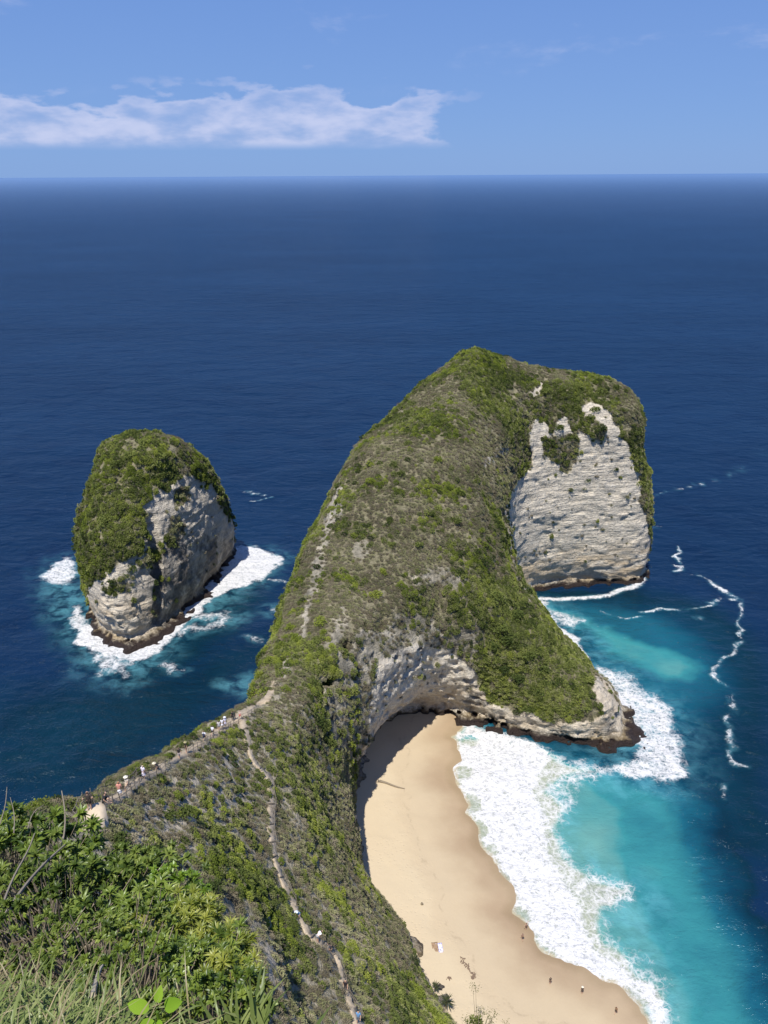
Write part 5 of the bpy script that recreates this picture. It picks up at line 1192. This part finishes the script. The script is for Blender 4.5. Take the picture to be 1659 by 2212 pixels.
def bush(name, label, centre, radii, tips, per, ln, wd, mat, cat='bush', up=.35, droop=.25, spread=1.0, spacing=.35, twig=M_WOOD, pinnate=False):
    """crown of leaf whorls carried on branches that rise from the ground under it"""
    c_ = Vector(centre); g = ground_pt(c_.x, c_.y)
    if g.z > c_.z - .15: g = c_ - Vector((0, 0, .4))
    root = empty(name, g); tag(root, label, cat)
    d = unit(frg.normal(size=(tips, 3))); d[:, 2] = np.abs(d[:, 2]) * 1.05 - .25; d = unit(d)
    r = frg.uniform(.45, 1.0, tips) ** .6
    lump = 1 + .5 * fbm(d[:, 0] * 2.2, d[:, 1] * 2.2, d[:, 2] * 2.2 + c_.x, 611, 2)
    T = d * (r * lump)[:, None] * np.array(radii) + np.array(c_ - g)
    br = Parts()
    hub = Vector((c_ - g)) * .35
    for i in range(tips):
        p = Vector(T[i]); mid_ = hub.lerp(p, .55) + Vector(frg.normal(size=3) * .07 * max(radii))
        br.add(tube([hub * frg.uniform(0, .8), mid_, p], [.009, .006, .003], 3, False))
    br.add(tube([(0, 0, -.3), hub * .5, hub], [.06, .05, .04], 6))
    br.build('branches', twig, root)
    per = int(per * 1.35); n = tips * per
    P = np.repeat(T, per, 0); O = np.repeat(d, per, 0)
    k = np.tile(np.arange(per), tips)
    if pinnate: P = P - O * (k / per * ln * 2.0)[:, None]
    else: P = P - O * (frg.random(n) * ln * spacing)[:, None]
    D = unit(O * .55 + frg.normal(size=(n, 3)) * .75 * spread + np.array([0, 0, up]))
    U = unit(np.array([0, 0, 1.0]) + frg.normal(size=(n, 3)) * .35)
    V, F = leaves8(P, D, U, ln * frg.uniform(.6, 1.45, n), wd * frg.uniform(.8, 1.4, n), droop)
    rn = np.repeat(np.clip(np.repeat(frg.normal(.45, .16, tips), per) + frg.normal(0, .16, n), 0, 1), 8)
    mesh_obj('foliage', V, F, mat, root, attrs=dict(rnd=rn))
    return root
D_ = at_dist
bush('broadleaf_shrub', 'large glossy broadleaf shrub filling the left edge of the view', D_(5, 1935, 10.5), (1.15, 1.1, .85), 232, 26, 0.096, 0.0310, ML_BROAD, up=.15, droop=.35)
bush('broadleaf_shrub', 'glossy broadleaf shrub to the right of the largest one', D_(165, 1990, 9.8), (.8, .8, .5), 147, 26, 0.087, 0.0285, ML_BROAD, up=.15, droop=.35)
bush('broadleaf_shrub', 'dark broadleaf shrub in the shaded hollow below the largest one', D_(120, 2010, 9.0), (1.2, 1.0, .7), 147, 24, 0.074, 0.0279, ML_SMALL, up=.1, droop=.35)
bush('vetch_shrub', 'fresh light green feathery shrub at the crest of the thicket', D_(372, 1962, 8.9), (.42, .45, .42), 93, 22, 0.046, 0.0211, ML_FRESH, up=.25, droop=.2)
bush('vetch_shrub', 'mid-green fine-leaved shrub between broad leaves and the feathery one', D_(300, 1925, 9.6), (.6, .6, .45), 108, 26, 0.062, 0.0186, ML_SMALL, up=.25, droop=.3)
bush('vetch_shrub', 'fern-like dark shrub with drooping leaves in the middle of the thicket', D_(270, 2040, 7.9), (.6, .55, .45), 93, 26, 0.074, 0.0186, ML_BROAD, up=.1, droop=.5)
bush('rosette_shrub', 'yellow-green shrub with narrow leaf rosettes, highest on the right', D_(405, 2020, 7.7), (.30, .4, .32), 124, 28, 0.062, 0.0118, ML_YEL, up=.45, droop=.45, spacing=.25)
bush('rosette_shrub', 'yellow-green rosette shrub in the middle of the three', D_(350, 2075, 7.0), (.40, .45, .30), 139, 28, 0.059, 0.0112, ML_YEL, up=.45, droop=.45, spacing=.25)
bush('rosette_shrub', 'yellow-green rosette shrub lowest and farthest right', D_(458, 2095, 6.8), (.27, .35, .26), 116, 28, 0.056, 0.0105, ML_YEL, up=.45, droop=.45, spacing=.25)
bush('rosette_shrub', 'darker narrow-leaved shrub below the yellow-green rosettes', D_(400, 2150, 5.9), (.42, .4, .26), 139, 26, 0.050, 0.0124, ML_BROAD, up=.35, droop=.4, spacing=.3)
bush('rosette_shrub', 'sprawling yellow-tinged shrub at the lower right of the thicket', D_(490, 2172, 5.3), (.22, .3, .2), 108, 26, 0.043, 0.0099, ML_YEL, up=.4, droop=.4, spacing=.3)
bush('small_leaf_shrub', 'small-leaved dark shrub behind the tall grass at far left', D_(55, 2065, 7.4), (.75, .6, .42), 124, 28, 0.040, 0.0186, ML_SMALL, up=.2)
bush('small_leaf_shrub', 'small-leaved shrub in the centre behind the grass', D_(205, 2095, 6.6), (.62, .55, .36), 139, 28, 0.036, 0.0161, ML_SMALL, up=.2)
bush('small_leaf_shrub', 'small-leaved shrub beside the big bright leaves', D_(300, 2140, 5.5), (.42, .4, .28), 124, 26, 0.031, 0.0149, ML_BROAD, up=.2)
bush('small_leaf_shrub', 'low leafy shrub at the bottom edge right of the big leaves', D_(430, 2215, 4.6), (.36, .3, .2), 108, 24, 0.031, 0.0136, ML_BROAD, up=.25)
# one plant with large bright leaves: each leaf a part
c_ = D_(340, 2190, 3.6); root = empty('big_leaf_plant', c_ - Vector((0, 0, .35))); tag(root, 'seedling with five large bright green rounded leaves near the bottom edge', 'plant')
Parts().add(tube([(0, 0, -.2), (.01, 0, .15), (0, 0, .36)], [.012, .01, .006], 6)).build('stem', ML_FRESH, root)
for (ax, ay, az_, L_, W_) in ((-.9, .1, .25, .085, .052), (.75, .15, .3, .06, .05), (.05, .5, .75, .055, .034), (-.25, -.7, .0, .08, .055), (.9, .6, .25, .05, .034), (.2, -.85, -.1, .065, .045)):
    D0 = Vector((ax, ay, az_)).normalized(); S0 = D0.cross(Vector((0, -.5, .85))).normalized(); N0 = S0.cross(D0)
    V, F = [], []; prof = [(0, .0), (.08, .55), (.25, .92), (.5, 1.0), (.75, .72), (.92, .3), (1.0, .0)]
    for f_, w__ in prof:
        for s in (-1, -.5, 0, .5, 1): V.append(Vector((0, 0, .36)) + D0 * (.03 + L_ * f_) + S0 * (W_ * .5 * w__ * s) + N0 * (abs(s) * .26 * W_ * w__ - .38 * L_ * f_ * f_))
    for i in range(len(prof) - 1):
        for q in range(4): F.append((i * 5 + q, i * 5 + q + 1, i * 5 + q + 6, i * 5 + q + 5))
    mesh_obj('leaf', V, F, ML_BIG, root, True, attrs=dict(rnd=np.full(len(V), frg.uniform(.55, .95))))
# grass: uncountable, one mass; and tufts and stalks that stand out
def blades(P, ln, wd, lean, mat, name, parent=None, droop=.5):
    n = len(P); a = frg.uniform(0, 6.28, n)
    D = unit(np.stack([np.cos(a) * lean + .15, np.sin(a) * lean, np.ones(n)], 1) + frg.normal(size=(n, 3)) * .12)
    U = np.stack([np.cos(a + 1.57) * .2 - D[:, 0], np.sin(a + 1.57) * .2 - D[:, 1], 1 + 0 * a], 1)
    V, F = leaves8(P, D, U, ln * frg.uniform(.5, 1.2, n), wd * frg.uniform(.7, 1.3, n), droop, .1)
    return mesh_obj(name, V, F, mat, parent, attrs=dict(rnd=np.repeat(np.clip(frg.normal(.5, .22, n), 0, 1), 8)))
gp = []
while len(gp) < 2300:
    u, v = frg.uniform(-120, 470), frg.uniform(2110, 2420)
    t_ = 4.9 - (v - 2110) / 130 + frg.normal() * .25
    if u > 270 and frg.random() < .9: continue
    if v < 2120 and frg.random() < .7: continue
    p = D_(u, v, max(t_, 2.6)); gp.append((p.x, p.y, p.z - .14))
o = blades(np.array(gp), .20, .011, 1.0, ML_GRASS, 'grass'); tag(o, 'long pale green grass spilling across the bottom left corner', 'grass', kind='stuff')
gs = np.array(gp)[frg.choice(2300, 260)]
o = blades(gs, .34, .006, .7, ML_STRAW, 'dry_grass'); tag(o, 'dry straw-coloured blades caught among the green grass', 'grass', kind='stuff')
for (u, v, t_, nb, ln, lab) in ((530,2175,4.2,26,.26,'upright reed tuft with broad blades at the bottom right of the thicket'), (648,2235,3.7,18,.2,'low reed tuft poking in at the bottom edge right of the thicket'), (600,2250,3.6,12,.16,'short reed tuft at the bottom edge beside the larger one')):
    p = D_(u, v, t_); root = empty('reed_tuft', p - Vector((0, 0, .2))); tag(root, lab, 'reed')
    blades(frg.normal(size=(nb, 3)) * np.array([.05, .05, .01]), ln, .02, .35, ML_GRASS, 'blades', root, .35)
def stalk(pts, r0, mat, label, name='dry_stem', cat='stem'):
    P = [D_(*p) for p in pts]; og = P[0]
    P = smooth_poly([tuple(q) for q in P], False, 2)
    o = Parts().add(tube([Vector(q) for q in P], np.linspace(r0, r0 * .35, len(P)), 5)).build(name, mat, origin=og); o.location = og; tag(o, label, cat)
stalk([(118,1990,9.2),(128,1860,9.3),(141,1790,9.4),(140,1745,9.4),(133,1708,9.5)], .014, M_TWIG, 'tall crooked bare stem rising against the sea')
stalk([(-10,2010,7.8),(40,1930,8.2),(90,1870,8.6),(140,1825,8.9)], .02, M_TWIG, 'thick bare branch slanting up from the left edge')
stalk([(-5,1985,7.6),(25,1900,8.0),(60,1840,8.3),(75,1800,8.5)], .013, M_TWIG, 'thinner bare branch left of the slanting one')
stalk([(0,1780,10),(12,1740,10.2),(15,1700,10.3)], .008, M_TWIG, 'fine bare twig against the sea at the left edge')
stalk([(60,1790,10),(70,1755,10.1),(95,1738,10.2)], .007, M_TWIG, 'fine bare twig curving right above the left shrub')
stalk([(30,1800,10),(32,1760,10.1),(22,1722,10.2)], .007, M_TWIG, 'fine bare twig curving left above the left shrub')
stalk([(200,2150,4.6),(212,2100,4.9),(222,2085,5.0)], .016, plain('pale_stump', (.42, .36, .27), .9), 'short pale broken stake standing in the grass', 'broken_stake', 'stake')
stalk([(220,2180,4.4),(250,2110,4.7),(285,2050,5.0)], .006, ML_STRAW, 'long straw stalk leaning right across the centre shrubs')
stalk([(270,2200,4.2),(310,2110,4.6),(352,1990,5.0)], .006, ML_STRAW, 'longest straw stalk crossing up towards the rosette shrubs')
stalk([(0,2100,5.8),(40,2060,6.0),(60,2030,6.2)], .008, ML_STRAW, 'pale dry stalk at the left edge above the grass')
stalk([(330,2040,7.5),(280,2025,7.6),(240,2015,7.7)], .009, M_TWIG, 'bare twig lying across the dark hollow')
stalk([(20,2040,7.0),(100,2018,7.2),(165,2008,7.4)], .008, ML_STRAW, 'long straw stem slanting over the dark hollow from the left')
# spindly tree whose crown shows over the sand at the bottom edge
p0 = drop(19.5, 84.0); p0 = p0 if p0 is not None else Vector((19.5, 84, 6))
tc_ = Vector(sea_pt(1035, 2200, 12) + (12,))
root = empty('spindly_tree', Vector((tc_.x, tc_.y, 2))); tag(root, 'spindly small-leaved tree whose thin crown shows against the sand at the bottom edge', 'tree')
br = Parts(); TT = []
for k in range(26):
    e = Vector((brg.normal() * 1.9, brg.normal() * 1.6, 10 + brg.normal() * 2.2 - 1.0)); TT.append(e)
    br.add(tube([(0, 0, 3), e * .6 + Vector((0, 0, 1.2)), e], [.09, .05, .02], 4, False))
br.add(tube([(0, 0, -3), (.1, 0, 3)], [.2, .12], 6)); br.build('trunk', M_WOOD, root)
n = 26 * 42; P = np.repeat(np.array(TT), 42, 0) + brg.normal(size=(n, 3)) * .36; D = unit(brg.normal(size=(n, 3))); S = unit(np.cross(D, brg.normal(size=(n, 3))))
V, F = quads_leaf(P, D, S, brg.uniform(.14, .26, n), brg.uniform(.08, .14, n)); mesh_obj('crown', V, F, leaf_material('thin_crown_leaf', [(.04, .06, .018), (.10, .12, .035), (.2, .2, .06)], .25, 0, 'rnd', 'GEOMETRY'), root, attrs=dict(rnd=np.repeat(brg.random(n), 4)))
q_ = sea_pt(1032, 2222, 9)
bush_at(Vector((q_[0], q_[1], 7.6)), 2.3, 'green', 'leafy bush top at the bottom edge below the spindly tree', None)
print('done', round(time.time() - T0, 1))
